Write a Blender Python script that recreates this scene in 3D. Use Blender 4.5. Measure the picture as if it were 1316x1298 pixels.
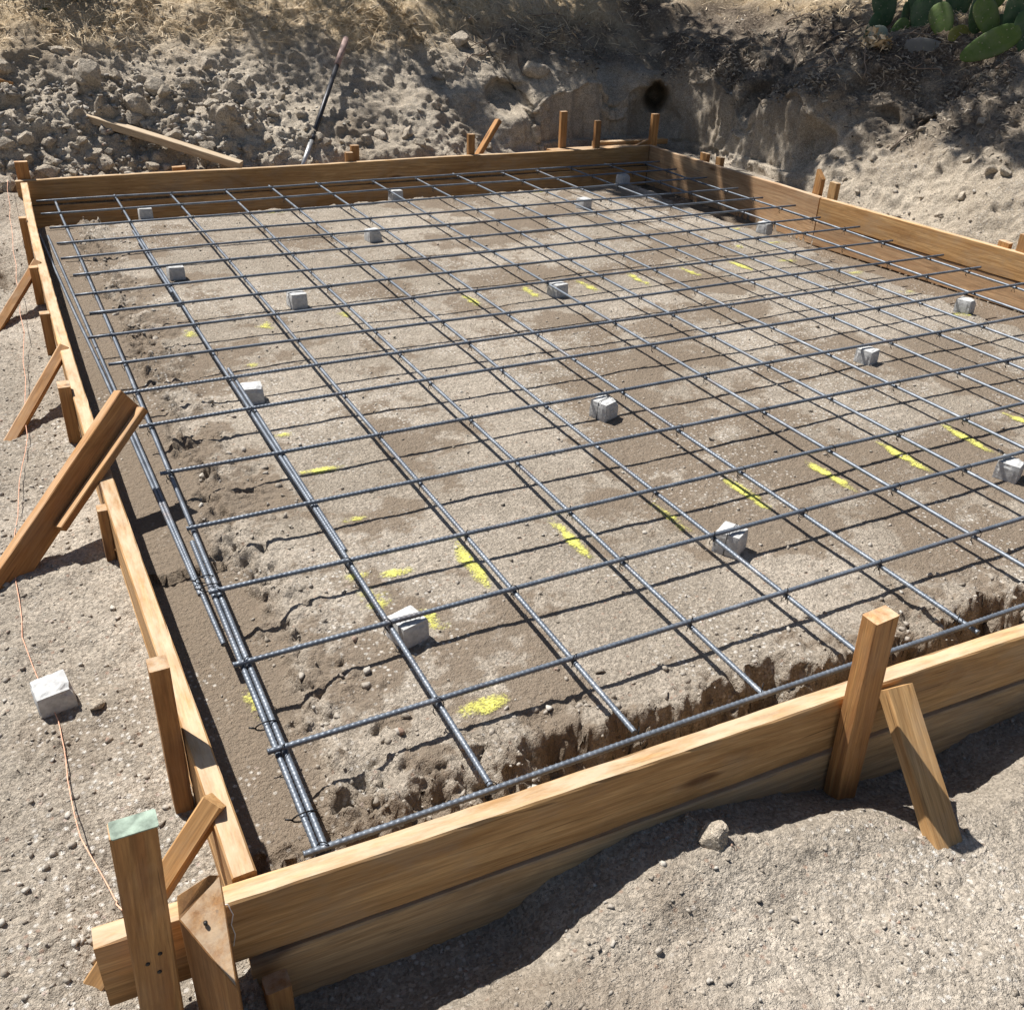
import bpy, bmesh, math, random
import numpy as np
from mathutils import Matrix, Vector, Quaternion
from mathutils.bvhtree import BVHTree

for o in list(bpy.data.objects):
    bpy.data.objects.remove(o)
scene = bpy.context.scene
COL = scene.collection
random.seed(7)
rng = np.random.default_rng(7)

# ------------------------------------------------------------------ camera
CAM = Vector((-0.3059, -1.0046, 1.3137))
YAW, PITCH, ROLL = math.radians(28.404), math.radians(30.242), math.radians(2.404)
fw = Vector((math.sin(YAW)*math.cos(PITCH), math.cos(YAW)*math.cos(PITCH), -math.sin(PITCH)))
rt = Vector((math.cos(YAW), -math.sin(YAW), 0))
up = rt.cross(fw)
r2 = rt*math.cos(ROLL) + up*math.sin(ROLL)
u2 = -rt*math.sin(ROLL) + up*math.cos(ROLL)
cd = bpy.data.cameras.new('camera')
cam = bpy.data.objects.new('camera', cd)
COL.objects.link(cam)
cam.matrix_world = Matrix(((r2.x, u2.x, -fw.x, CAM.x), (r2.y, u2.y, -fw.y, CAM.y), (r2.z, u2.z, -fw.z, CAM.z), (0, 0, 0, 1)))
cd.sensor_width = 36
cd.lens = 36*1214.75/1316
cd.clip_start = 0.02
cd.clip_end = 500
scene.camera = cam

# ------------------------------------------------------------------ sky and sun
SUNV = Vector((-0.28, 0.55, 1.0)).normalized()          # towards the sun
w = bpy.data.worlds.new('World')
scene.world = w
w.use_nodes = True
nt = w.node_tree
nt.nodes.clear()
sky = nt.nodes.new('ShaderNodeTexSky')
sky.sky_type = 'NISHITA'
sky.sun_disc = False
sky.sun_elevation = math.asin(SUNV.z)
sky.sun_rotation = math.atan2(SUNV.x, SUNV.y)
bg = nt.nodes.new('ShaderNodeBackground')
bg.inputs[1].default_value = 0.05
ow = nt.nodes.new('ShaderNodeOutputWorld')
nt.links.new(sky.outputs[0], bg.inputs[0])
nt.links.new(bg.outputs[0], ow.inputs[0])
sl = bpy.data.lights.new('sun', 'SUN')
sl.energy = 5.0
sl.angle = math.radians(0.53)
sl.color = (1.0, 0.965, 0.91)
sun = bpy.data.objects.new('sun', sl)
COL.objects.link(sun)
sun.rotation_euler = (-SUNV).to_track_quat('-Z', 'Y').to_euler()
sun.location = (0, 0, 10)
scene.view_settings.view_transform = 'Standard'
scene.view_settings.look = 'None'
scene.view_settings.exposure = 0.66
scene.view_settings.gamma = 1.0
scene.view_settings.use_curve_mapping = False


# ------------------------------------------------------------------ noise (numpy)
def _h(ix, iy, iz, seed):
    with np.errstate(over='ignore'):
        n = (ix.astype(np.int64)*374761393 + iy.astype(np.int64)*668265263 + iz.astype(np.int64)*2147483647 + seed*974634777) & 0xFFFFFFFF
        n = ((n ^ (n >> 13))*1274126177) & 0xFFFFFFFF
        n = (n ^ (n >> 16))
        n = (n*2246822519) & 0xFFFFFFFF
        n = n ^ (n >> 15)
    return (n & 0xFFFFFF)/float(0xFFFFFF)


def vn2(x, y, seed=0):
    x = np.asarray(x, float); y = np.asarray(y, float)
    ix = np.floor(x); iy = np.floor(y)
    fx = x-ix; fy = y-iy
    fx = fx*fx*fx*(fx*(fx*6-15)+10); fy = fy*fy*fy*(fy*(fy*6-15)+10)
    z = np.zeros_like(ix)
    a = _h(ix, iy, z, seed); b = _h(ix+1, iy, z, seed); c = _h(ix, iy+1, z, seed); d = _h(ix+1, iy+1, z, seed)
    return (a+(b-a)*fx + (c-a)*fy + (a-b-c+d)*fx*fy)*2-1


def vn3(x, y, z, seed=0):
    ix = np.floor(x); iy = np.floor(y); iz = np.floor(z)
    fx = x-ix; fy = y-iy; fz = z-iz
    fx = fx*fx*(3-2*fx); fy = fy*fy*(3-2*fy); fz = fz*fz*(3-2*fz)
    r = 0
    for dz in (0, 1):
        a = _h(ix, iy, iz+dz, seed); b = _h(ix+1, iy, iz+dz, seed); c = _h(ix, iy+1, iz+dz, seed); d = _h(ix+1, iy+1, iz+dz, seed)
        p = a+(b-a)*fx + (c-a)*fy + (a-b-c+d)*fx*fy
        r = r + p*(fz if dz else 1-fz)
    return r*2-1


def fbm2(x, y, f, octv, seed=0, gain=.5):
    r = 0; a = 1; t = 0
    for i in range(octv):
        ca, sa = math.cos(i*1.1), math.sin(i*1.1)
        r = r + a*vn2((x*ca-y*sa)*f+i*17.3, (x*sa+y*ca)*f-i*9.1, seed+i); t += a; a *= gain; f *= 2.03
    return r/t


def fbm3(x, y, z, f, octv, seed=0, gain=.5):
    r = 0; a = 1; t = 0
    for i in range(octv):
        r = r + a*vn3(x*f+i*7.7, y*f-i*3.1, z*f+i*5.3, seed+i); t += a; a *= gain; f *= 2.03
    return r/t


def pebbles2(x, y, cell, dens, seed):
    """bumps like half-buried stones: height 0..1 times own size"""
    gx = np.floor(x/cell); gy = np.floor(y/cell)
    best = np.zeros(np.shape(x))
    z = np.zeros_like(gx)
    for dx in (-1, 0, 1):
        for dy in (-1, 0, 1):
            cx = gx+dx; cy = gy+dy
            px = (cx+_h(cx, cy, z, seed))*cell; py = (cy+_h(cx, cy, z+1, seed))*cell
            on = _h(cx, cy, z+2, seed) < dens
            rad = cell*(.22+.45*_h(cx, cy, z+3, seed)**2)
            el = .6+.8*_h(cx, cy, z+4, seed)
            d2 = ((x-px)**2*el + (y-py)**2/el)/(rad*rad)
            u0 = _h(cx, cy, z+5, seed)*2-1; u1 = _h(cx, cy, z+6, seed)*2-1
            ex = x-px; ey = y-py
            dq = np.maximum(np.maximum(np.abs(ex+u0*.8*ey), np.abs(ey*el-u1*.7*ex)), np.sqrt(d2)*rad*.95)/rad
            hgt = np.where(on & (dq < 1), np.clip((1-dq)*1.9, 0, 1)**.75*rad*(.8+.35*(ex*u1+ey*u0)/rad), 0)
            best = np.maximum(best, hgt)
    return best


def pebbles3(x, y, z, cell, dens, seed):
    gx = np.floor(x/cell); gy = np.floor(y/cell); gz = np.floor(z/cell)
    best = np.zeros(np.shape(x))
    for dx in (-1, 0, 1):
        for dy in (-1, 0, 1):
            for dz in (-1, 0, 1):
                cx = gx+dx; cy = gy+dy; cz = gz+dz
                px = (cx+_h(cx, cy, cz, seed))*cell; py = (cy+_h(cx, cy, cz, seed+1))*cell; pz = (cz+_h(cx, cy, cz, seed+2))*cell
                on = _h(cx, cy, cz, seed+3) < dens
                rad = cell*(.25+.5*_h(cx, cy, cz, seed+4)**2)
                u0 = _h(cx, cy, cz, seed+5)*2-1; u1 = _h(cx, cy, cz, seed+6)*2-1; u2_ = _h(cx, cy, cz, seed+7)*2-1
                ex, ey, ez = x-px, y-py, z-pz
                # blocky distance: largest of a few slanted plane distances
                q1 = np.abs(ex+u0*.6*ey-u1*.5*ez); q2 = np.abs(ey-u0*.6*ex+u2_*.6*ez); q3 = np.abs(ez+u1*.5*ex-u2_*.6*ey)
                dd = np.maximum(np.maximum(q1, q2*1.15), np.maximum(q3, np.sqrt(ex*ex+ey*ey+ez*ez)*.92))/rad
                best = np.maximum(best, np.where(on & (dd < 1), np.clip((1-dd)*2.2, 0, 1)**.7*rad*.85, 0))
    return best


def ss(a, b, v):
    t = np.clip((v-a)/(b-a), 0, 1)
    return t*t*(3-2*t)


# ------------------------------------------------------------------ materials
class NB:
    def __init__(s, name):
        s.m = bpy.data.materials.new(name); s.m.use_nodes = True
        s.t = s.m.node_tree; s.t.nodes.clear()
        s.out = s.n('ShaderNodeOutputMaterial'); s.b = s.n('ShaderNodeBsdfPrincipled')
        s.l(s.b.outputs[0], s.out.inputs[0])
        s.tc = s.n('ShaderNodeTexCoord')

    def n(s, t, **k):
        n = s.t.nodes.new(t)
        for a, v in k.items(): setattr(n, a, v)
        return n

    def l(s, a, b): s.t.links.new(a, b)

    def mapping(s, scale=(1, 1, 1), src='Object'):
        m = s.n('ShaderNodeMapping'); m.inputs['Scale'].default_value = scale
        s.l(s.n('ShaderNodeNewGeometry').outputs['Position'] if src == 'World' else s.tc.outputs[src], m.inputs['Vector']); return m.outputs[0]

    def noise(s, vec, scale, detail=4, rough=.55, dist=0):
        n = s.n('ShaderNodeTexNoise'); n.inputs['Scale'].default_value = scale; n.inputs['Detail'].default_value = detail
        n.inputs['Roughness'].default_value = rough; n.inputs['Distortion'].default_value = dist
        if vec is not None: s.l(vec, n.inputs['Vector'])
        return n.outputs['Fac']

    def vor(s, vec, scale, feature='F1'):
        n = s.n('ShaderNodeTexVoronoi', feature=feature); n.inputs['Scale'].default_value = scale
        if vec is not None: s.l(vec, n.inputs['Vector'])
        return n

    def ramp(s, fac, stops):
        r = s.n('ShaderNodeValToRGB'); e = r.color_ramp.elements
        while len(e) < len(stops): e.new(.5)
        for k, (p, c) in enumerate(stops):
            e[k].position = p; e[k].color = (c, c, c, 1) if not hasattr(c, '__len__') else (*c, 1)
        s.l(fac, r.inputs[0]); return r.outputs[0]

    def mix(s, fac, a, b, mode='MIX'):
        m = s.n('ShaderNodeMix', data_type='RGBA', blend_type=mode)
        for i, v in ((0, fac), (6, a), (7, b)):
            if hasattr(v, 'is_output') or isinstance(v, bpy.types.NodeSocket): s.l(v, m.inputs[i])
            elif i == 0: m.inputs[0].default_value = v
            else: m.inputs[i].default_value = (*v, 1)
        return m.outputs[2]

    def math(s, op, a, b=0.0, clamp=False):
        m = s.n('ShaderNodeMath', operation=op, use_clamp=clamp)
        for i, v in ((0, a), (1, b)):
            if isinstance(v, bpy.types.NodeSocket): s.l(v, m.inputs[i])
            else: m.inputs[i].default_value = v
        return m.outputs[0]

    def attr(s, name):
        a = s.n('ShaderNodeAttribute'); a.attribute_name = name; return a.outputs['Fac']

    def rand(s): return s.n('ShaderNodeObjectInfo').outputs['Random']

    def bump(s, h, strength, dist, prev=None):
        b = s.n('ShaderNodeBump'); b.inputs['Strength'].default_value = strength; b.inputs['Distance'].default_value = dist
        s.l(h, b.inputs['Height'])
        if prev is not None: s.l(prev, b.inputs['Normal'])
        return b.outputs[0]

    def fin(s, col, rough=.9, normal=None, metal=0, spec=.25):
        if isinstance(col, bpy.types.NodeSocket): s.l(col, s.b.inputs['Base Color'])
        else: s.b.inputs['Base Color'].default_value = (*col, 1)
        if isinstance(rough, bpy.types.NodeSocket): s.l(rough, s.b.inputs['Roughness'])
        else: s.b.inputs['Roughness'].default_value = rough
        s.b.inputs['Metallic'].default_value = metal
        s.b.inputs['Specular IOR Level'].default_value = spec
        if normal is not None: s.l(normal, s.b.inputs['Normal'])
        return s.m


def soil_material(name, pale, mid, damp, gravel=.5, cover=False, attrs=True):
    b = NB(name); v = b.mapping(src='World')
    med = b.noise(v, 16, 4, .65, .3)
    col = b.mix(b.attr('tone') if attrs else b.noise(v, 9, 2), mid, pale)
    col = b.mix(b.math('MULTIPLY', b.ramp(med, [(.40, 0), (.62, 1)]), .5), col, tuple(c*.70 for c in mid))
    g1 = b.vor(v, 190); g2 = b.vor(v, 80)
    tone = b.ramp(g1.outputs['Color'], [(0, .48), (.5, 1.0), (1, 1.55)])
    col = b.mix(.8, col, tone, 'MULTIPLY')
    sepx = b.n('ShaderNodeSeparateColor'); b.l(g2.outputs['Color'], sepx.inputs[0])
    near = b.ramp(g2.outputs['Distance'], [(.22, 1), (.45, 0)])
    spot = b.math('MULTIPLY', b.ramp(sepx.outputs[0], [(.55, 0), (.62, 1)]), near)
    gv = b.math('MULTIPLY', spot, b.math('MULTIPLY', b.attr('gravel'), gravel) if attrs else gravel*.5)
    col = b.mix(gv, col, (.66, .62, .56))
    red = b.ramp(sepx.outputs[1], [(.92, 0), (.94, 1)])
    col = b.mix(b.math('MULTIPLY', b.math('MULTIPLY', red, near), gravel*.6), col, (.34, .21, .15))
    if attrs:
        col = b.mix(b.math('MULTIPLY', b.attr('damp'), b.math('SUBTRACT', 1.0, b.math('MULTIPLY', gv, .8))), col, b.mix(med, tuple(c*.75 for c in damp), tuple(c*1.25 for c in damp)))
    if cover:
        st = b.ramp(b.noise(b.mapping((60, 60, 25)), 1.0, 3, .7), [(.3, (.30, .20, .10)), (.5, (.52, .39, .23)), (.7, (.68, .55, .37))])
        col = b.mix(b.attr('straw'), col, st)
        lt = b.ramp(b.noise(v, 55, 3, .7), [(.35, (.045, .034, .026)), (.55, (.13, .10, .075)), (.70, (.34, .28, .21))])
        col = b.mix(b.attr('litter'), col, lt)
    n = b.bump(b.noise(v, 70, 4, .78), 1.0, .018)
    return b.fin(col, .96, n, 0, .15)


M = {}
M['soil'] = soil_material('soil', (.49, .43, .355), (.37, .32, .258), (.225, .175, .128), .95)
M['bank'] = soil_material('bank_soil', (.57, .495, .395), (.42, .355, .275), (.24, .185, .13), .4, True)
M['clod'] = soil_material('clod_soil', (.56, .49, .395), (.43, .365, .285), (.2, .15, .1), .3, False, False)


def pebble_mat():
    b = NB('pebble'); v = b.mapping(src='World')
    c = b.vor(v, 45)
    s = b.n('ShaderNodeSeparateColor'); b.l(c.outputs['Color'], s.inputs[0])
    col = b.ramp(s.outputs[0], [(0, (.24, .205, .165)), (.4, (.32, .28, .23)), (.75, (.37, .33, .28)), (.95, (.47, .44, .39)), (1, (.30, .20, .15))])
    col = b.mix(.5, col, b.ramp(b.noise(v, 150, 4), [(.3, .6), (.7, 1.25)]), 'MULTIPLY')
    return b.fin(col, .92, b.bump(b.noise(v, 140, 4), .6, .004), 0, .2)


M['pebble'] = pebble_mat()


def wood_mat(name, light, dark, dirt=.35, grey=.0):
    b = NB(name)
    r = b.rand()
    off = b.n('ShaderNodeCombineXYZ'); b.l(b.math('MULTIPLY', r, 37.0), off.inputs[0]); b.l(b.math('MULTIPLY', r, 11.0), off.inputs[1])
    add = b.n('ShaderNodeVectorMath', operation='ADD'); b.l(b.tc.outputs['Object'], add.inputs[0]); b.l(off.outputs[0], add.inputs[1])

    def mp(sc):
        m = b.n('ShaderNodeMapping'); m.inputs['Scale'].default_value = sc; b.l(add.outputs[0], m.inputs['Vector']); return m.outputs[0]
    grain = b.noise(mp((2.2, 42, 42)), 1.0, 5, .62, 1.2)
    fine = b.noise(mp((14, 300, 300)), 1.0, 3, .65)
    broad = b.noise(mp((1.1, 6, 6)), 1.0, 3, .5, .6)
    col = b.mix(b.ramp(grain, [(.33, 0), (.5, .45), (.66, 1)]), dark, light)
    col = b.mix(.55, col, b.ramp(fine, [(.3, .55), (.7, 1.28)]), 'MULTIPLY')
    wv_ = b.n('ShaderNodeTexWave', wave_type='BANDS', bands_direction='DIAGONAL', wave_profile='SAW'); b.l(mp((.05, 1.0, 1.0)), wv_.inputs['Vector'])
    wv_.inputs['Scale'].default_value = 28; wv_.inputs['Distortion'].default_value = 4.0; wv_.inputs['Detail'].default_value = 2; wv_.inputs['Detail Scale'].default_value = 1.2
    col = b.mix(.36, col, b.ramp(wv_.outputs['Fac'], [(0, 1.12), (.7, .95), (.95, .52), (1, .9)]), 'MULTIPLY')
    crk = b.ramp(b.noise(mp((4, 130, 130)), 1.0, 2, .5, .4), [(.70, 0), (.73, 1)])
    col = b.mix(b.math('MULTIPLY', crk, .7), col, tuple(c*.25 for c in dark))
    col = b.mix(b.math('MULTIPLY', b.ramp(broad, [(.45, 0), (.7, 1)]), .5), col, tuple(c*.62 for c in dark))
    kn = b.vor(mp((3.2, 11, 11)), 1.0)
    s = b.n('ShaderNodeSeparateColor'); b.l(kn.outputs['Color'], s.inputs[0])
    kf = b.math('MULTIPLY', b.ramp(kn.outputs['Distance'], [(.10, 1), (.20, 0)]), b.ramp(s.outputs[0], [(.72, 0), (.76, 1)]))
    col = b.mix(b.math('MULTIPLY', kf, .8), col, (.10, .045, .02))
    dn = b.ramp(b.noise(mp((5, 9, 9)), 1.0, 6, .68), [(.48, 0), (.72, 1)])
    col = b.mix(b.math('MULTIPLY', dn, dirt), col, (.34, .29, .225))
    sm = b.ramp(b.noise(mp((1.6, 7, 7)), 1.0, 5, .7, 1.5), [(.52, 0), (.66, 1)])
    col = b.mix(b.math('MULTIPLY', sm, .45), col, tuple(c*.42 for c in dark))
    # dust settled on what faces up
    gn = b.n('ShaderNodeNewGeometry'); sp = b.n('ShaderNodeSeparateXYZ'); b.l(gn.outputs['Normal'], sp.inputs[0])
    du = b.math('MULTIPLY', b.ramp(sp.outputs[2], [(.75, 0), (.93, 1)]), b.ramp(b.noise(mp((7, 30, 30)), 1.0, 5, .7), [(.34, .05), (.6, .62)]))
    col = b.mix(du, col, (.58, .48, .35))
    if grey: col = b.mix(grey, col, (.36, .32, .27))
    tint = b.ramp(b.n('ShaderNodeObjectInfo').outputs['Random'], [(0, (.82, .80, .78)), (.5, (1, 1, 1)), (1, (1.12, 1.06, 1.0))])
    col = b.mix(1.0, col, tint, 'MULTIPLY')
    n = b.bump(grain, .35, .002); n = b.bump(fine, .3, .0008, n)
    return b.fin(col, .78, n, 0, .3)


M['wood'] = wood_mat('form_lumber', (.58, .365, .165), (.38, .205, .078), .42)
M['stake'] = wood_mat('stake_lumber', (.52, .29, .11), (.33, .155, .055), .20)
M['oldwood'] = wood_mat('weathered_lumber', (.56, .43, .27), (.40, .27, .15), .45, .15)


def wetwood():
    return wood_mat('stained_form_lumber', (.60, .41, .235), (.38, .225, .12), .35)


M['stained'] = wetwood()
M['dusty_bounce'] = wood_mat('dusty_bounce_form_lumber', (.62, .42, .225), (.48, .295, .14), .42)  # paler than the form lumber: ground bounce put into its colour, plus dust


def simple(name, col, rough=.6, metal=0, var=.25, scale=40, bump=.2, spec=.4):
    b = NB(name); v = b.mapping()
    n = b.noise(v, scale, 5, .65)
    c = b.mix(1.0, col, b.ramp(n, [(.3, 1-var), (.7, 1+var)]), 'MULTIPLY')
    return b.fin(c, rough, b.bump(n, bump, .002), metal, spec)


def steel():
    b = NB('rebar_steel'); v = b.mapping()
    n = b.noise(v, 14, 5, .7); f = b.noise(v, 160, 3, .6)
    c = b.ramp(n, [(.3, (.085, .10, .125)), (.55, (.145, .168, .20)), (.74, (.26, .275, .30))])
    c = b.mix(b.math('MULTIPLY', b.ramp(b.noise(v, 5, 5, .7), [(.56, 0), (.70, 1)]), .5), c, (.17, .115, .085))
    c = b.mix(.5, c, b.ramp(f, [(.3, .7), (.7, 1.25)]), 'MULTIPLY')
    return b.fin(c, .46, b.bump(f, .5, .0015), .3, .6)


M['steel'] = steel()
M['wire'] = simple('black_tie_wire', (.018, .018, .02), .5, .6)
M['string'] = simple('mason_string', (.72, .40, .27), .8)
M['nail'] = simple('nail_head', (.05, .045, .04), .5, .6)


def concrete():
    b = NB('concrete'); v = b.mapping()
    n = b.noise(v, 60, 6, .7); p = b.vor(v, 120)
    c = b.ramp(n, [(.3, (.36, .36, .355)), (.55, (.50, .50, .49)), (.75, (.62, .615, .60))])
    c = b.mix(b.math('MULTIPLY', b.ramp(p.outputs['Distance'], [(.1, 1), (.25, 0)]), .35), c, (.24, .24, .24))
    return b.fin(c, .9, b.bump(n, .5, .004), 0, .2)


M['concrete'] = concrete()


def paint():
    b = NB('yellow_marking_paint'); v = b.mapping(src='World')
    n = b.noise(v, 170, 3, .7)
    c = b.ramp(n, [(.3, (.45, .41, .15)), (.5, (.60, .575, .13)), (.7, (.70, .68, .19))])
    b.fin(c, .85, b.bump(n, .7, .004), 0, .15)
    f = b.math('ADD', b.math('MULTIPLY', b.attr('cover'), 1.7), b.math('MULTIPLY', b.math('SUBTRACT', n, .62), 2.6))
    f = b.math('MULTIPLY', f, b.math('MULTIPLY', b.attr('cover'), 3.0, True), True)
    tr = b.n('ShaderNodeBsdfTransparent'); mx = b.n('ShaderNodeMixShader')
    b.l(f, mx.inputs[0]); b.l(tr.outputs[0], mx.inputs[1]); b.l(b.b.outputs[0], mx.inputs[2]); b.l(mx.outputs[0], b.out.inputs[0])
    return b.m


M['paint'] = paint()
M['pole_dark'] = simple('dark_iron', (.05, .05, .055), .45, .7, .4, 30)
M['pole_light'] = simple('worn_bare_steel', (.42, .42, .42), .4, .5, .4, 25)
M['pole_red'] = simple('faded_red_paint', (.30, .205, .18), .7, 0, .35, 30)
M['bark'] = simple('tree_bark', (.16, .12, .09), .9, 0, .4, 25, .8)


def leafmat(name, a, c, trans=.25):
    b = NB(name); v = b.mapping()
    n = b.noise(v, 3.0, 3)
    geo = b.n('ShaderNodeNewGeometry')
    col = b.mix(geo.outputs['Random Per Island'], a, c)
    b.fin(col, .6, None, 0, .3)
    return b.m


M['leaf'] = leafmat('tree_leaf', (.045, .07, .025), (.09, .12, .04))
M['straw'] = leafmat('dry_straw', (.46, .33, .18), (.78, .64, .44))
M['litter'] = leafmat('leaf_litter', (.06, .045, .032), (.40, .335, .25))
M['twig'] = simple('dead_twig', (.22, .17, .13), .9, 0, .4, 40)
M['shrub'] = leafmat('shrub_leaf', (.025, .035, .018), (.06, .07, .03))


def cactus_mat(name, a, c):
    b = NB(name); v = b.mapping()
    n = b.noise(v, 9, 4, .6)
    col = b.mix(b.ramp(n, [(.35, 0), (.65, 1)]), a, c)
    dots = b.vor(v, 34)
    col = b.mix(b.ramp(dots.outputs['Distance'], [(.10, .9), (.17, 0)]), col, (.30, .28, .17))
    col = b.mix(b.math('MULTIPLY', b.ramp(b.noise(v, 5, 4, .7), [(.45, 0), (.7, 1)]), .45), col, (.24, .235, .19))
    return b.fin(col, .68, b.bump(n, .4, .012), 0, .25)


M['cactus_green'] = cactus_mat('cactus_green', (.075, .13, .032), (.125, .185, .045))
M['cactus_dark'] = cactus_mat('cactus_dark_green', (.04, .085, .038), (.065, .12, .05))
M['cactus_pale'] = cactus_mat('cactus_pale_grey', (.26, .30, .20), (.42, .43, .33))
M['cactus_grey'] = cactus_mat('cactus_old_grey', (.12, .12, .11), (.19, .18, .17))
M['cactus_olive'] = cactus_mat('cactus_olive', (.16, .16, .03), (.22, .22, .05))


# ------------------------------------------------------------------ object helpers
def tag(o, label=None, cat=None, group=None, kind=None):
    if label: o['label'] = label
    if cat: o['category'] = cat
    if group: o['group'] = group
    if kind: o['kind'] = kind
    return o


def link(name, me, parent=None, mat=None):
    o = bpy.data.objects.new(name, me)
    COL.objects.link(o)
    if mat is not None and not me.materials: me.materials.append(M[mat] if isinstance(mat, str) else mat)
    if parent is not None: o.parent = parent
    return o


def empty(name, loc=(0, 0, 0)):
    o = bpy.data.objects.new(name, None)
    COL.objects.link(o); o.location = loc; o.empty_display_size = .05
    return o


def pymesh(name, V, F, smooth=True):
    me = bpy.data.meshes.new(name)
    me.from_pydata([tuple(v) for v in V], [], F)
    if smooth: me.polygons.foreach_set('use_smooth', [True]*len(me.polygons))
    me.update()
    return me


def npmesh(name, V, F, smooth=True):
    """fast build, F (n,3) or (n,4) array"""
    me = bpy.data.meshes.new(name)
    V = np.asarray(V, np.float32); F = np.asarray(F, np.int32); k = F.shape[1]
    me.vertices.add(len(V)); me.vertices.foreach_set('co', V.ravel())
    me.loops.add(F.size); me.loops.foreach_set('vertex_index', F.ravel())
    me.polygons.add(len(F)); me.polygons.foreach_set('loop_start', np.arange(0, F.size, k, dtype=np.int32))
    me.polygons.foreach_set('loop_total', np.full(len(F), k, np.int32))
    if smooth: me.polygons.foreach_set('use_smooth', np.ones(len(F), bool))
    me.update(calc_edges=True); me.validate()
    return me


def gridfaces(nu, nv):
    i = np.arange(nu*nv).reshape(nu, nv)
    return np.stack([i[:-1, :-1].ravel(), i[1:, :-1].ravel(), i[1:, 1:].ravel(), i[:-1, 1:].ravel()], 1)


def addattr(me, name, vals):
    a = me.attributes.new(name, 'FLOAT', 'POINT'); a.data.foreach_set('value', np.asarray(vals, np.float32).ravel())


def tube(pts, radii, sides=8, caps=True):
    pts = [Vector(p) for p in pts]; n = len(pts)
    if not hasattr(radii, '__len__'): radii = [radii]*n
    V = []; F = []
    prev = None
    for i, p in enumerate(pts):
        t = (pts[min(i+1, n-1)]-pts[max(i-1, 0)]).normalized()
        if prev is None:
            a = Vector((0, 0, 1)) if abs(t.z) < .9 else Vector((1, 0, 0))
            prev = t.cross(a).normalized()
        prev = (prev - t*prev.dot(t)).normalized()
        q = t.cross(prev)
        for k in range(sides):
            an = 2*math.pi*k/sides
            V.append(p + (prev*math.cos(an)+q*math.sin(an))*radii[i])
    for i in range(n-1):
        for k in range(sides):
            a = i*sides+k; b_ = i*sides+(k+1) % sides
            F.append((a, b_, b_+sides, a+sides))
    if caps:
        F.append(tuple(range(sides-1, -1, -1))); F.append(tuple(range((n-1)*sides, n*sides)))
    return V, F


def merge(parts):
    V = []; F = []
    for v, f in parts:
        k = len(V); V += list(v); F += [tuple(i+k for i in q) for q in f]
    return V, F


def lumber(L, h, t, seg=None, bow=None, rough=.0012, bev=.003, seed=0, cut0=0, cut1=0, chip=0.0):
    """board along local +X, height h along Z (centred), thickness t along Y (centred); bowed and worn"""
    seg = seg or max(2, int(L/.05))
    prof = []
    for (sy, sz) in ((1, 1), (-1, 1), (-1, -1), (1, -1)):
        a = (sy*(t/2-bev), sz*h/2); b_ = (sy*t/2, sz*(h/2-bev))
        prof += [a, b_] if sy*sz < 0 else [b_, a]
    np_ = len(prof); rd = random.Random(seed)
    V = []; F = []
    ph = [rd.uniform(0, 6.28) for _ in range(6)]
    for i in range(seg+1):
        x = L*i/seg
        by = bow(x) if bow else 0
        wz = rough*2*math.sin(x*3.1+ph[0]); wy = rough*1.5*math.sin(x*2.3+ph[1])
        for (py, pz) in prof:
            c0 = cut0*(pz/h) if i == 0 else 0
            c1 = cut1*(pz/h) if i == seg else 0
            nibble = 0
            if chip and rd.random() < .10: nibble = -chip*rd.random()
            V.append((x+c0+c1, py+by+wy+rd.uniform(-1, 1)*rough*.35, pz+wz+rd.uniform(-1, 1)*rough*.4 + (nibble if pz > 0 else 0)))
    for i in range(seg):
        for k in range(np_):
            a = i*np_+k; b_ = i*np_+(k+1) % np_
            F.append((a, a+np_, b_+np_, b_))
    F.append(tuple(range(np_))); F.append(tuple(range((seg+1)*np_-1, seg*np_-1, -1)))
    me = pymesh('lumber', V, F, False)
    return me


def place(o, p0, p1, upv=(0, 0, 1)):
    p0 = Vector(p0); p1 = Vector(p1); x = (p1-p0).normalized(); u = Vector(upv)
    y = u.cross(x).normalized(); z = x.cross(y)
    o.matrix_world = Matrix(((x.x, y.x, z.x, p0.x), (x.y, y.y, z.y, p0.y), (x.z, y.z, z.z, p0.z), (0, 0, 0, 1)))
    return (p1-p0).length


SEED = [10]


def beam(name, p0, p1, h, t, upv, mat, label=None, cat=None, group=None, parent=None, **k):
    SEED[0] += 1
    L = (Vector(p1)-Vector(p0)).length
    o = link(name, lumber(L, h, t, seed=SEED[0], **k), None, mat)
    place(o, p0, p1, upv)
    if parent is not None: o.parent = parent
    tag(o, label, cat, group)
    return o


# ------------------------------------------------------------------ layout curves
def front_out(x): return -.010-.045*(x+.23)
def left_out(y): return -.210-.036*np.sin(np.pi*np.clip(np.asarray(y, float)/5.35, 0, 1))
def right_in(y): return np.where(np.asarray(y, float) > 3.46, 4.20, 4.20+.082*(3.46-np.asarray(y, float)))


FAR_IN = 5.33
FX = [-1.5, -.4, -.15, .03, .23, .33, .48, .62, .86, 1.02, 1.27, 1.40, 1.7, 2.5, 6]
FZ = [-.14, -.20, -.205, -.21, -.205, -.15, -.105, -.10, -.15, -.20, -.23, -.19, -.17, -.14, -.13]


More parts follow.
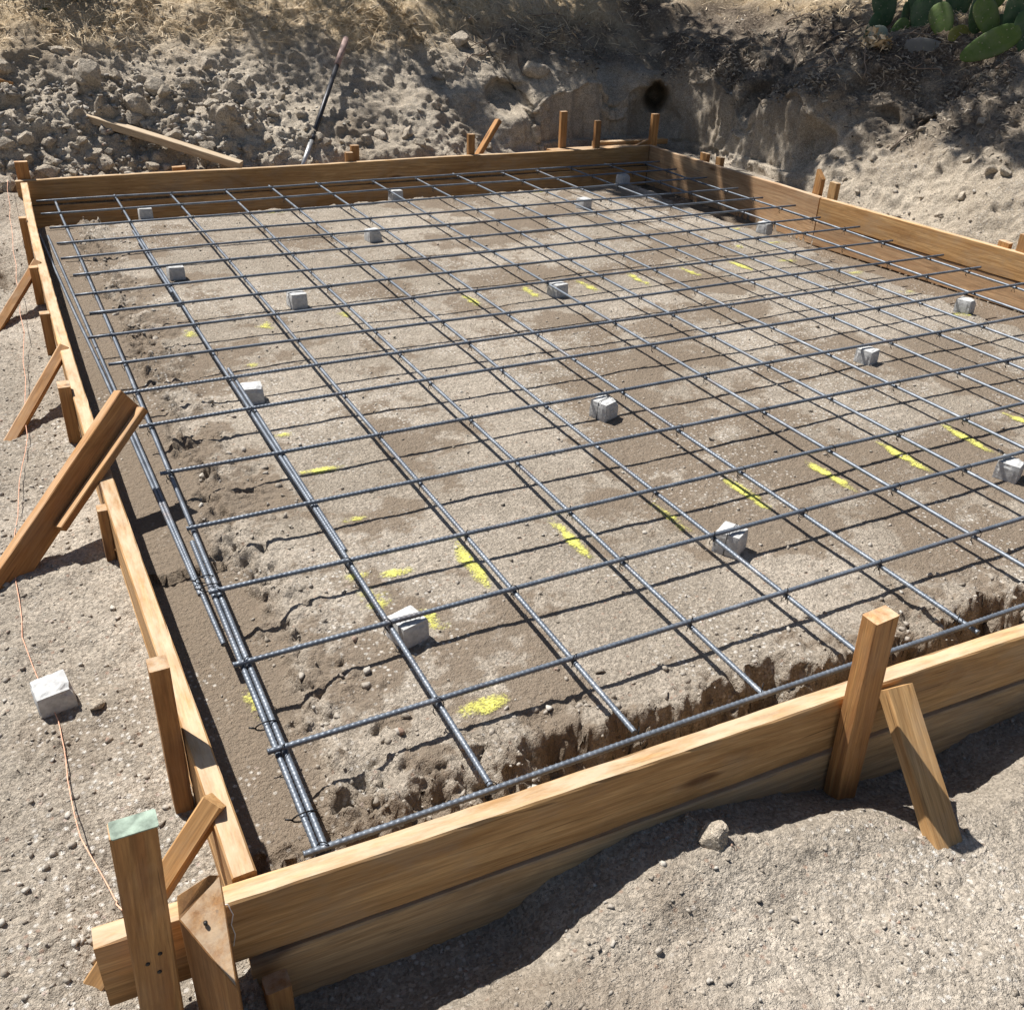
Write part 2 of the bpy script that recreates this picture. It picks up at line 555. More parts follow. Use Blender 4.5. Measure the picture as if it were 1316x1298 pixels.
def ground_height(x, y, fine=True):
    """returns height and damp attribute"""
    x = np.asarray(x, float); y = np.asarray(y, float)
    n1 = fbm2(x, y, 2.2, 4, 3); n2 = fbm2(x, y, 11, 4, 13); n3 = fbm2(x, y, 34, 3, 23)
    yo = front_out(x); xo = left_out(y); xr = right_in(y)
    fmid = yo+.019; lmid = xo+.019; rmid = xr+.019; bmid = FAR_IN+.019
    inside = (x > lmid) & (x < rmid) & (y > fmid) & (y < bmid)
    # ---- inside the forms: raised pad, trench round the edge
    pad = -.066+.010*n1+.0018*n2
    e1 = fbm2(x, y, 4.0, 4, 41); e2 = fbm2(x, y, 16, 3, 43)
    wob = .06*e1+.045*e2
    dl = x-(.11+wob)
    lf = np.where(y > 1.13+.006*np.sin(x*60), -.074, -.100)+.003*n1
    kl = ss(-.13, .0, dl)
    hl = lf+(pad-lf)*kl
    dn = y-(.235+front_out(x)*1.0+.02+wob)
    deep = ss(.12, .75, x)
    nf = -.135-.085*deep+.012*n2
    kn = np.where(deep > .5, ss(-.055, .0, dn), ss(-.16, .0, dn))
    kn = ss(-.16, 0, dn)*(1-deep)+ss(-.06, .0, dn)*deep
    hn = nf+(pad-nf)*kn
    df = (4.80+wob)-y
    kf = ss(-.09, .02, df)
    hf = -.245+(pad+.245)*kf
    dr = (3.64+wob)-x
    kr = ss(-.09, .02, dr)
    hr = -.225+(pad+.225)*kr
    h_in = np.minimum(np.minimum(hl, hn), np.minimum(hf, hr))
    slope = np.maximum(np.maximum(4*kl*(1-kl), 4*kn*(1-kn)), np.maximum(4*kf*(1-kf), 4*kr*(1-kr)))
    rim = np.exp(-((dl-.02)/.05)**2)+np.exp(-((dn-.01)/.05)**2)
    rim = np.clip(rim, 0, 1)*(kl > .02)
    floorl = (1-kl)*(x < .2)
    n4 = fbm2(x, y, 26, 3, 47)
    h_in = h_in+.030*slope*n3+.024*slope*n2 + .022*rim*np.clip(n2+.25*n3, -.6, 1)-.035*np.clip(n4-.12, 0, 1)*np.clip(slope+rim, 0, 1)
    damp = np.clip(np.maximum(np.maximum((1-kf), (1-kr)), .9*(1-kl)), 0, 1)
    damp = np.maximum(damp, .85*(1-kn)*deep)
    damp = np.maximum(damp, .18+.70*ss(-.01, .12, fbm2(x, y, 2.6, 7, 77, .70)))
    # ---- outside
    zf = np.interp(x, FX, FZ)
    dist = np.clip(yo-y, 0, 9)
    gen = -.135+.018*n1
    h_fr = zf+(gen-zf)*ss(.05, .24, dist)
    h_fr = h_fr+.042*np.exp(-(((x-.92)/.22)**2+((y+.19)/.075)**2))+.03*np.exp(-(((x-1.55)/.25)**2+((y+.24)/.07)**2))
    h_fr = h_fr+.02*np.exp(-(((x-.45)/.25)**2+((y+.17)/.06)**2))
    h_lf = -.098+.020*n1+.010*n2-.20*np.exp(-(((x+.36)/.12)**2+((y-4.30)/.34)**2))
    h_lf = h_lf+(-.05)*np.exp(-(((x+.30)/.12)**2+((y-.15)/.2)**2))
    h_bk = -.02+.02*n1+.03*n2
    h_rt = .005+.015*n1
    out = np.where(y > bmid, h_bk, np.where(x > rmid, h_rt, np.where(x < lmid, h_lf, h_fr)))
    lb = ss(4.85, 5.45, y)
    out = np.where(x < lmid, h_lf*(1-lb)+h_bk*lb, out)
    # blend left yard into the front yard
    bl = ss(-.25, .05, y)
    out = np.where((x < lmid) & (y <= 2), h_fr*(1-bl)+h_lf*bl, out)
    h = np.where(inside, h_in, out)
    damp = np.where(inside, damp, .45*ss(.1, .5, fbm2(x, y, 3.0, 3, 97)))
    if fine:
        rough_l = np.where(inside, .25+.9*slope+.8*rim+.10*floorl, 1.0)
        rough_l = np.clip(rough_l, .1, 2)
        h = h+.0045*rough_l*fbm2(x, y, 60, 3, 31)
        pd = np.where(inside, .22+1.2*slope+rim, .42+.5*ss(.1, .4, fbm2(x, y, 3.5, 3, 83)))
        h = h+pebbles2(x, y, .034, .22, 51)*.5*np.clip(pd, 0, 1.5)*np.where(inside & (floorl > .6), .6, 1)
        h = h+pebbles2(x, y, .016, .38, 53)*.6*np.clip(pd, .2, 1.3)*np.where(inside & (floorl > .6), .9, 1)
        lump = np.where(inside, .9*slope+.5*rim, np.where(x < lmid, .45, .30))
        h = h+pebbles2(x, y, .085, .32, 55)*.45*lump
    return h, damp


def lines(segs):
    r = [segs[0][0]]
    for a, b_, d0, d1 in segs:
        x = a
        while x < b_-1e-6:
            k = (x-a)/(b_-a); x += d0+(d1-d0)*k
            r.append(min(x, b_))
    return np.unique(np.round(np.array(r), 5))


gx = lines([(-60, -8, 8, 3), (-8, -1.2, 1, .06), (-1.2, -.62, .03, .006), (-.62, 1.7, .0053, .0053), (1.7, 4.4, .0058, .015), (4.4, 5.2, .03, .1), (5.2, 60, .5, 9)])
gy = lines([(-60, -4, 9, .8), (-4, -.9, .4, .02), (-.9, -.62, .012, .005), (-.62, .6, .0050, .0050), (.6, 5.5, .0054, .015), (5.5, 6.0, .02, .08), (6.0, 60, .5, 9)])
GX, GY = np.meshgrid(gx, gy, indexing='ij')
GH, GD = ground_height(GX, GY)
# beyond the toe of the bank the ground sheet dips under the bank
under = np.maximum(ss(5.55, 6.2, GY)*(GX > -7), ss(4.55, 5.1, GX)*(GY > -2))
GH = GH-.6*under
sx_ = np.gradient(GH, axis=0)/np.maximum(np.gradient(GX, axis=0), 1e-4); sy_ = np.gradient(GH, axis=1)/np.maximum(np.gradient(GY, axis=1), 1e-4)
stp = np.clip(np.hypot(sx_, sy_)-.5, 0, 1.5)/1.5
JX = GX+.016*stp*fbm3(GX, GY, GH, 38, 3, 71, .65); JY = GY+.022*stp*fbm3(GX, GY, GH, 34, 3, 73, .65)
me = npmesh('ground', np.stack([JX, JY, GH], -1).reshape(-1, 3), gridfaces(len(gx), len(gy)), False)
addattr(me, 'damp', GD)
addattr(me, 'tone', np.clip(.5+1.5*fbm2(GX, GY, 2.1, 5, 61, .6), 0, 1))
addattr(me, 'gravel', np.clip(.40+2.6*fbm2(GX, GY, 3.1, 4, 67, .6), .05, 1))
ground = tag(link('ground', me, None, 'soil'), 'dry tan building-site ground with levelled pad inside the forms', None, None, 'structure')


def gz(x, y):
    return float(ground_height(np.array([x]), np.array([y]))[0][0])


# ------------------------------------------------------------------ the cut bank behind and to the right
ctrl = [(-30, 5.6), (-8, 5.5), (-2, 5.46), (0, 5.45), (2.0, 5.45), (2.9, 5.47), (3.25, 5.60), (3.6, 5.68), (4.1, 5.70), (4.42, 5.66), (4.58, 5.46), (4.60, 5.1),
        (4.58, 4.6), (4.50, 4.15), (4.40, 3.6), (4.36, 3.1), (4.42, 2.4), (4.55, 1.4), (4.75, 0), (5.2, -3), (9, -25)]
c = np.array(ctrl, float)
for _ in range(3):
    q = np.empty((2*(len(c)-1)+2, 2)); q[0] = c[0]; q[-1] = c[-1]
    q[1:-1:2] = .75*c[:-1]+.25*c[1:]; q[2:-1:2] = .25*c[:-1]+.75*c[1:]
    c = q
sl_ = np.concatenate([[0], np.cumsum(np.hypot(*np.diff(c, axis=0).T))])


def s_at(px, py): return sl_[np.argmin((c[:, 0]-px)**2+(c[:, 1]-py)**2)]


s0 = s_at(-.9, 5.45); s1 = s_at(4.55, 1.3)
S = lines([(0, s_at(-8, 5.5), 4, 1), (s_at(-8, 5.5), s0, .5, .04), (s0, s1, .0115, .0115), (s1, s1+3, .04, .4), (s1+3, sl_[-1], 1, 5)])
PX = np.interp(S, sl_, c[:, 0]); PY = np.interp(S, sl_, c[:, 1])
TX = np.interp(S+.12, sl_, c[:, 0])-np.interp(S-.12, sl_, c[:, 0]); TY = np.interp(S+.12, sl_, c[:, 1])-np.interp(S-.12, sl_, c[:, 1])
tl = np.hypot(TX, TY); NX = -TY/tl; NY = TX/tl
KA = np.array([(-.10, -.22), (0, -.03), (.13, .055), (.5, .36), (.95, .71), (1.3, .93), (2.6, 1.55), (6.5, 2.8), (40, 7)], float)
KB = np.array([(-.10, -.22), (0, -.04), (.05, .06), (.10, .50), (.22, .62), (.62, .79), (2.4, 1.55), (6.5, 2.8), (40, 7)], float)
KC = np.array([(-.10, -.20), (0, .00), (.15, .09), (.48, .36), (.90, .66), (1.3, .88), (2.6, 1.5), (6.5, 2.8), (40, 7)], float)
cnt = [5, 14, 38, 46, 30, 66, 40, 14]


def prof(K):
    r = [K[0]]
    for i, n in enumerate(cnt):
        for k in range(1, n+1): r.append(K[i]+(K[i+1]-K[i])*k/n)
    r = np.array(r)
    for _ in range(5): r[1:-1] = .25*r[:-2]+.5*r[1:-1]+.25*r[2:]
    return r


pa, pb, pc = prof(KA), prof(KB), prof(KC)
sw0, sw1 = s_at(2.9, 5.47), s_at(3.45, 5.66)
sx0, sx1 = s_at(4.52, 4.3), s_at(4.39, 3.5)
wal = ss(sw0, sw1, S)*(1-ss(sx0, sx1, S))
rgt = ss(s_at(4.6, 5.1), s_at(4.39, 3.5), S)
wv = wal+.25*vn2(S*1.7, S*0, 5)*(wal > .02)*(wal < .98)
wv = np.clip(wv, 0, 1)
base = pa[None]*(1-rgt)[:, None, None]+pc[None]*rgt[:, None, None]
RZ = base*(1-wv)[:, None, None]+pb[None]*wv[:, None, None]
lipn = (.16*vn2(S*1.9, S*0, 281)+.09*vn2(S*5.3, S*0, 283))[:, None]
RZ[..., 1] += wv[:, None]*lipn*ss(.15, .5, RZ[..., 1])*(1-ss(.62, 1.05, RZ[..., 1]))
BX = PX[:, None]+NX[:, None]*RZ[..., 0]; BY = PY[:, None]+NY[:, None]*RZ[..., 0]; BZ = RZ[..., 1].copy()
SS = np.repeat(S[:, None], BX.shape[1], 1)


def gnormal(X, Y, Z):
    P = np.stack([X, Y, Z], -1)
    du = np.gradient(P, axis=0); dv = np.gradient(P, axis=1)
    n = np.cross(dv, du); n /= np.maximum(np.linalg.norm(n, axis=-1, keepdims=True), 1e-9)
    n *= np.where(n[..., 2:3] < -.2, -1, 1)
    return n


Nn = gnormal(BX, BY, BZ)
toe = ss(-.02, .06, BZ)
fade = 1-ss(2.0, 4.0, RZ[..., 0])*.7
W2 = wv[:, None]
onwall = W2*ss(.02, .1, BZ)*(1-ss(.48, .60, BZ))
heap = (1-ss(1.1, 1.9, BX))*(1-ss(.45, .62, BZ))*(BY > 5.3)
wx = .03*fbm3(BX, BY, BZ, 14, 2, 191); wy = .03*fbm3(BX, BY, BZ, 14, 2, 193); wz_ = .03*fbm3(BX, BY, BZ, 14, 2, 195)
d = .11*fbm3(BX, BY, BZ, 1.6, 3, 201)+.065*fbm3(BX, BY, BZ, 5.0, 4, 211)
d = d*(1-.55*onwall)
d += .030*fbm3(BX, BY, BZ, 20, 4, 221, .65)*(1-.6*onwall)
d += (.85*heap+.14)*(1-onwall)*pebbles3(BX+wx, BY+wy, BZ+wz_, .17, .33, 231)*.8
d += (.75*heap+.22)*(1-.8*onwall)*pebbles3(BX+wx*.5, BY+wy*.5, BZ+wz_*.5, .085, .42, 241)*.9
d += (.5*heap+.5)*(1-.6*onwall)*pebbles3(BX+wx*.3, BY+wy*.3, BZ+wz_*.3, .045, .4, 251)*.9
d += onwall*(.020*vn2(SS*16, BZ*1.2, 261)+.014*vn2(SS*38, BZ*2.5, 263)+.006*vn2(SS*80, BZ*14, 265))
# clods torn out of the lip above the wall
lip = W2*ss(.46, .54, BZ)*(1-ss(.62, .8, BZ))
d += lip*(.06*vn2(SS*5, BZ*3, 271)+.035*np.abs(vn2(SS*13, BZ*9, 273)))
d *= toe*fade
BX2 = BX+Nn[..., 0]*d; BY2 = BY+Nn[..., 1]*d; BZ2 = BZ+Nn[..., 2]*d


def burrow(cx, cy, cz, rad, depth, dirx, diry, up_=0, ex=2):
    global BX2, BY2, BZ2
    g = np.exp(-(((BX-cx)**2+(BY-cy)**2+((BZ-cz)*.8)**2)/(rad*rad*(1+.45*fbm3(BX, BY, BZ, 9, 2, 291))))**ex)
    BX2 = BX2+g*depth*dirx; BY2 = BY2+g*depth*diry; BZ2 = BZ2+g*depth*up_


burrow(4.50, 5.74, .34, .095, .45, .55, .83, -.05, 4)
burrow(4.47, 5.73, .20, .17, .16, .55, .83, 0, 2)
burrow(3.25, 5.90, .36, .15, .16, .1, .95, -.05, 3)
burrow(4.95, 3.80, .42, .10, .14, .9, .2, -.08)
burrow(4.66, 4.05, .22, .13, .16, .95, .1, .0)
burrow(5.00, 3.55, .50, .09, .15, .95, .1, -.05)
me = npmesh('bank', np.stack([BX2, BY2, BZ2], -1).reshape(-1, 3), gridfaces(*BX.shape)[:, ::-1], False)
strawA = ss(.56, .86, BZ2+.16*fbm3(BX, BY, BZ, 2.6, 4, 301))*(1-.85*ss(4.4, 5.0, BX)*(1-ss(.85, 1.05, BZ2)))
strawA *= np.clip(.75+.6*fbm3(BX, BY, BZ, 6, 3, 311), 0, 1)
litA = ss(.30, .55, BZ2+.22*fbm3(BX, BY, BZ, 2.2, 4, 321))*ss(4.35, 4.8, BX)*(1-ss(.95, 1.15, BZ2))*(1-.6*(1-ss(2.6, 3.6, BY)))
litA = np.maximum(litA, .75*ss(2.9, 3.4, BX)*ss(.50, .62, BZ2)*(1-ss(.78, .92, BZ2)))
litA *= np.clip(.8+.7*fbm3(BX, BY, BZ, 7, 3, 331), 0, 1)
dampA = .55*ss(.05, .5, fbm3(BX, BY, BZ, 2.1, 3, 341))*(1-heap)
addattr(me, 'straw', np.clip(strawA, 0, 1)); addattr(me, 'litter', np.clip(litA, 0, .95)); addattr(me, 'damp', dampA)
addattr(me, 'tone', np.clip(.5+1.6*fbm3(BX, BY, BZ, 2.3, 4, 351, .6), 0, 1)); addattr(me, 'gravel', np.clip(.4+2*fbm3(BX, BY, BZ, 3.3, 3, 361), 0, 1))
bank = tag(link('bank', me, None, 'bank'), 'cut earth bank rising behind and to the right of the pad', None, None, 'structure')
nrow, ncol = BX.shape
BP = np.stack([BX2, BY2, BZ2], -1)
BN = gnormal(BX2, BY2, BZ2)
k0, k1 = np.searchsorted(S, s0), np.searchsorted(S, s1)
bvh = BVHTree.FromPolygons([tuple(v) for v in BP[k0:k1:2, :240:2].reshape(-1, 3)], gridfaces(*BP[k0:k1:2, :240:2].shape[:2]).tolist())


def bz(x, y):
    hit = bvh.ray_cast(Vector((x, y, 6)), Vector((0, 0, -1)))
    z = hit[0].z if hit[0] is not None else -9
    return max(z, gz(x, y) if y < 5.6 and x < 4.6 else -9)


# ------------------------------------------------------------------ form boards
W6 = .140


def form(label, p0, p1, mat='wood', **k):
    return beam('form_board', p0, p1, W6, .038, (0, 0, 1), mat, label, 'board', 'form boards round the pad', **k)


def fo(x, z): return (x, front_out(x)+.019, z)


form('long upper form board along the front edge, sunlit top, nearest the camera', fo(-.41, 0), fo(4.55, 0), chip=.006, rough=.0016)
form('lower form board under the front board, half buried in dirt', (-.205, front_out(-.205)+.0165, -.150), (4.55, front_out(4.55)+.0165, -.152), 'dusty_bounce', rough=.0012)
form('left form board with pale sunlit top edge running towards the far corner', (left_out(0)+.019, .030, 0), (left_out(0)+.019, 5.29, 0), chip=.003,
     bow=lambda x: .036*math.sin(math.pi*min(max(x/5.35, 0), 1)), seg=120)
form('lower left form board hidden mostly below the left one in the trench', (left_out(0)+.019, .032, -.147), (left_out(0)+.019, 5.29, -.147),
     bow=lambda x: .036*math.sin(math.pi*min(max(x/5.35, 0), 1)), seg=60)
form('upper form board across the far side in front of the rubble', (-.235, FAR_IN+.019, 0), (4.19, FAR_IN+.019, 0), chip=.004)
form('dark lower form board under the far board, behind the rebar', (-.20, FAR_IN+.0205, -.150), (4.19, FAR_IN+.0205, -.150))
form('streaked right form board next to the far right corner', (4.219, 5.37, 0), (4.219, 3.475, 0), 'stained')
form('clean orange right form board nearer the camera, below the bank', (4.215, 3.462, 0), (4.215+.082*3.55, -.10, 0))
form('lower right form board close to the far right corner above wet soil', (4.222, 5.37, -.147), (4.222, 3.475, -.147), 'stained')
form('lower right form board nearer the camera above wet soil', (4.218, 3.462, -.147), (4.218+.082*3.55, -.10, -.147), 'stained')
# backing boards behind the far board
beam('backing_board', (3.36, 5.425, .045), (4.20, 5.43, .040), .038, .085, (0, 0, 1), 'stake', 'board laid flat behind the far form board at the right corner', 'board')
beam('backing_board', (3.80, 5.50, .070), (4.50, 5.56, .055), .038, .07, (0, 0, 1), 'wood', 'second flat board reaching past the far right corner by the wall', 'board')


# ------------------------------------------------------------------ stakes and braces
def stake(label, p0, p1, wd, th, upv=(0, 1, 0), mat='stake', group='stakes holding the forms', **k):
    return beam('wooden_stake', p0, p1, wd, th, upv, mat, label, 'stake', group, **k)


def brace(label, p0, p1, wd, th, upv=(0, 0, 1), mat='stake', **k):
    return beam('wooden_brace', p0, p1, wd, th, upv, mat, label, 'brace', 'diagonal braces outside the forms', **k)


# corner stake, leaning a little
cs = empty('wooden_stake', (-.335, -.06, -.22))
tag(cs, 'tall corner stake with green painted top and nail holes in the near left corner', 'stake', 'stakes holding the forms')
post = beam('post', (-.352, -.052, -.25), (-.3225, -.060, .340), .057, .030, (-1, 0, .05), 'stake', rough=.0008, bev=.0025)
M['green'] = simple('faded_green_paint', (.25, .31, .25), .9, 0, .5, 60)
cap = beam('painted_top', (-.3225, -.060, .3405), (-.32245, -.06005, .3425), .0575, .0305, (-1, 0, .05), 'green', rough=.0002, bev=.002, seg=1)
for o in (post, cap):
    mw = o.matrix_world.copy(); o.parent = cs; o.matrix_parent_inverse = Matrix.Translation(cs.location).inverted()
for (hx, hz) in ((-.345, .085), (-.327, .097), (-.333, .06), (-.349, .245)):
    V, F = tube([(hx, -.0680, hz), (hx, -.0722, hz)], .0032, 8)
    n = link('nail', pymesh('nail', V, F), None, 'nail'); n.parent = cs; n.matrix_parent_inverse = Matrix.Translation(cs.location).inverted()

# block with a slanting saw cut beside it
V = [(-.294, -.052, -.24), (-.243, -.165, -.24), (-.228, -.022, -.24), (-.294, -.052, .128), (-.243, -.165, .088), (-.228, -.022, .152), (-.242, -.022, .160), (-.290, -.030, .150), (-.290, -.030, -.24)]
F = [(0, 1, 4, 3), (1, 2, 5, 4), (3, 4, 5), (3, 5, 6), (3, 6, 7), (0, 3, 7, 8), (8, 7, 6, 5, 2), (0, 8, 2, 1)]
bm = bmesh.new()
vs = [bm.verts.new(v) for v in V]
for f in F: bm.faces.new([vs[i] for i in f])
bmesh.ops.bevel(bm, geom=bm.edges[:], offset=.0015, segments=1, affect='EDGES')
bmesh.ops.recalc_face_normals(bm, faces=bm.faces)
me = bpy.data.meshes.new('cut_block'); 
Rz = Matrix(((0, 0, 1, 0), (0, 1, 0, 0), (-1, 0, 0, 0), (0, 0, 0, 1)))
cb = (-.262, -.05, 0)
for v in bm.verts: v.co = Rz @ (v.co-Vector(cb))
bm.to_mesh(me); bm.free()
o = link('wooden_block', me, None, 'stake'); o.matrix_world = Matrix.Translation(cb) @ Rz.inverted()
tag(o, 'wood block with a long slanting saw cut between the corner stake and the front board', 'block')

for (hx, hy, hz) in ((-.262, -.075, .1305),):
    V, F = tube([(0, 0, -.004), (0, 0, .0004)], .0030, 8)
    n = link('nail', pymesh('nail', V, F), None, 'nail'); n.parent = o; n.matrix_parent_inverse = o.matrix_world.inverted(); n.location = (hx, hy, hz)
o = stake('short squared stake under the front board near the left corner', (-.177, -.062, -.30), (-.177, -.058, -.086), .040, .034, (1, 0, 0))
stake('sawn-off stake holding the front board, with a brace nailed beside it', (1.008, front_out(1.0)-.022, -.28), (.966, front_out(1.0)-.024, .292), .058, .036, (1, 0, 0.05), bev=.0015)
brace('brace from the front board down into the dirt, right of the stake', (1.082, front_out(1.1)-.014, .072), (1.052, -.335, -.175), .070, .030, (1, 0, 0), 'wood')
# left board stakes
LS = [(.385, .235, .040, .034, 'narrow stake on the left board nearest the corner'),
      (1.30, .058, .036, .024, 'dark stake on the left board behind the big leaning brace'),
      (2.06, .10, .060, .036, 'wide stake on the left board beyond the leaning double brace'),
      (2.86, .075, .040, .034, 'stake on the left board just past the wide one'),
      (3.50, .075, .040, .034, 'stake on the left board by the second farthest brace'),
      (4.35, .09, .040, .034, 'farthest stake on the left board, near the dark hollow')]
for (y, top, wd, th, lb) in LS:
    xo = float(left_out(y))
    stake(lb, (xo-.006-th/2, y-.004, -.26), (xo-.001-th/2, y, top), wd, th, (0, 1, 0), bev=.0015)
brace('short pale brace nailed to the left board beside the corner stake', (-.196, .185, .082), (-.475, .075, -.18), .058, .036, (.4, -.2, 1), 'wood')
bb = empty('wooden_brace', (-.45, 1.25, -.1))
tag(bb, 'big doubled brace leaning across the left board, bottom end in the dirt', 'brace', 'diagonal braces outside the forms')
for (q0, q1, wd, th_) in (((-.635, 1.17, -.190), (-.118, 1.60, .212), .078, .034), ((-.350, 1.345, -.008), (-.086, 1.567, .190), .020, .030)):
    o = beam('plank', q0, q1, wd, th_, (-.56, -.09, .82), 'stake', bev=.002)
    o.parent = bb; o.matrix_parent_inverse = Matrix.Translation(bb.location).inverted()
brace('brace on the left board, second from the far corner of the pad, lit on top', (-.232, 2.47, .066), (-.52, 2.05, -.16), .045, .034, (.4, -.3, 1))
brace('farthest small brace on the left board', (-.240, 3.58, .066), (-.50, 3.18, -.15), .045, .034, (.4, -.3, 1))
# far side
yb = FAR_IN+.038+.02
stake('dark stake outside the far left corner of the pad', (-.19, 5.405, -.2), (-.185, 5.40, .165), .07, .036, (1, 0, 0))
stake('short stake stub behind the far board, left of the pair near the iron bar', (1.795, yb+.004, -.1), (1.80, yb, .125), .050, .036, (1, 0, 0))
stake('slightly taller stub behind the far board, right of its twin near the iron bar', (1.85, yb+.045, -.1), (1.855, yb+.045, .16), .055, .036, (1, 0, 0))
stake('dark upright stake at the middle of the far board', (2.70, yb, -.2), (2.70, yb, .205), .050, .036, (1, 0, 0))
brace('brace slanting up to the right behind the far board', (2.745, yb+.02, .02), (2.965, yb+.10, .27), .055, .034, (0, 1, 0))
stake('tallest stake behind the far board, left of two near the right corner', (3.49, yb+.07, -.2), (3.49, yb+.075, .32), .052, .036, (1, 0, 0))
stake('stake touching the far board, right of the tallest one', (3.745, yb+.002, -.2), (3.745, yb+.002, .258), .046, .036, (1, 0, 0))
stake('stake at the far right corner below the dark hole in the wall', (4.275, yb+.03, -.2), (4.28, yb+.03, .285), .062, .036, (1, 0, 0))
brace('tiny brace leaning on the corner stake at the far right', (4.22, yb+.0, .10), (4.08, yb+.06, .02), .03, .02, (0, 1, 0))
beam('wood_offcut', (.665, 5.455, .05), (.745, 5.45, .055), .06, .038, (0, 0, 1), 'stake', 'small sawn wood offcut lying behind the far board under the loose plank', 'offcut')
beam('wood_offcut', (-.30, 6.05, .52), (-.13, 6.05, .47), .09, .038, (0, 0, 1), 'stake', 'dark wood offcut sticking out of the rubble at the left edge', 'offcut')
# right side
stake('splintered dark stub behind the streaked right board', (4.262, 4.74, -.1), (4.265, 4.74, .115), .085, .03, (0, 1, 0), rough=.004)
stake('small square stub behind the streaked right board', (4.262, 4.55, -.1), (4.262, 4.55, .118), .06, .036, (0, 1, 0))
stake('pointed dark stake where the two right boards meet', (4.262, 3.57, -.1), (4.262, 3.56, .19), .062, .034, (0, 1, 0), cut1=.05)
stake('square pale stake behind the joint of the two right boards', (4.285, 3.455, -.1), (4.285, 3.455, .16), .066, .034, (0, 1, 0), 'wood')
stake('stake on the right board at the right edge of the view', (4.345, 2.12, -.1), (4.345, 2.12, .155), .085, .036, (0, 1, 0))
stake('dark broken stub next to the rightmost stake', (4.352, 2.24, -.1), (4.34, 2.23, .095), .07, .03, (0, 1, 0), rough=.004)
# loose plank on the rubble
zA = bz(.27, 5.90)
beam('loose_plank', (.245, 5.90, .325), (1.08, 5.405, .075), .045, .085, (0, 0, 1), 'oldwood', 'loose pale plank sloping down the rubble to the far board', 'plank')

# iron bar leaning against the bank
p0 = Vector((1.485, 5.43, .03)); p1 = Vector((2.12, 6.30, .735))
ib = empty('digging_bar', p0)
tag(ib, 'long iron digging bar with faded red grip leaning on the bank', 'bar')


def sub(a, b_, rad, mat, name):
    V, F = tube([p0.lerp(p1, a), p0.lerp(p1, (a+b_)/2), p0.lerp(p1, b_)], rad, 12)
    o = link(name, pymesh(name, V, F), None, mat); o.parent = ib; o.matrix_parent_inverse = Matrix.Translation(ib.location).inverted()


sub(0, .22, .017, 'pole_light', 'bare_tip'); sub(.22, .78, .0165, 'pole_dark', 'shaft'); sub(.78, 1.0, .021, 'pole_red', 'grip'); sub(.20, .24, .019, 'pole_dark', 'collar')


# ------------------------------------------------------------------ rebar mat
mat_root = empty('rebar_mat', (2, 2.5, 0))
tag(mat_root, 'grid of steel reinforcing bars tied together above the levelled dirt', 'rebar')
PIN = Matrix.Translation(mat_root.location).inverted()


def rebar(name, p0, p1, rad=.0061, ribs=True, wav=.003, seed=0, step=.003, sag=None):
    p0 = np.array(p0); p1 = np.array(p1); L = np.linalg.norm(p1-p0)
    n = int(L/step)+1 if ribs else int(L/.06)+2
    t = np.linspace(0, 1, n)
    ax = (p1-p0)/L
    side = np.array([-ax[1], ax[0], 0]); side /= np.linalg.norm(side); upv = np.cross(ax, side)
    P = p0+(p1-p0)*t[:, None]
    a = vn2(t*L*.9+seed*3.7, t*0+seed, 401)*wav; b_ = vn2(t*L*1.1+seed*5.1, t*0+seed*2, 403)*wav*.6
    P = P+side*a[:, None]+upv*b_[:, None]
    if sag is not None: P[:, 2] += sag(P[:, 0], P[:, 1])
    r = np.full(n, rad)
    if ribs: r = rad*(.95+.17*((np.arange(n) % 4) == 0))
    K = 8; an = np.arange(K)/K*2*np.pi
    flat = 1+.05*np.cos(2*an)
    V = P[:, None, :]+r[:, None, None]*flat[None, :, None]*(np.cos(an)[None, :, None]*side+np.sin(an)[None, :, None]*upv)
    F = gridfaces(n, K+1)
    # wrap
    i = np.arange(n*K).reshape(n, K); j = np.roll(i, -1, 1)
    F = np.stack([i[:-1].ravel(), j[:-1].ravel(), j[1:].ravel(), i[1:].ravel()], 1)
    V = V.reshape(-1, 3)
    V = np.vstack([V, P[0], P[-1]]); c0, c1 = n*K, n*K+1
    capf = np.array([[c0, (k+1) % K, k, k] for k in range(K)])
    F = F.tolist()+[(c0, (k+1) % K, k) for k in range(K)]+[(c1, (n-1)*K+k, (n-1)*K+(k+1) % K) for k in range(K)]
    me = bpy.data.meshes.new(name); me.from_pydata(V.tolist(), [], F)
    me.polygons.foreach_set('use_smooth', [True]*len(me.polygons)); me.update()
    o = link(name, me, None, 'steel'); o.parent = mat_root; o.matrix_parent_inverse = PIN
    return o


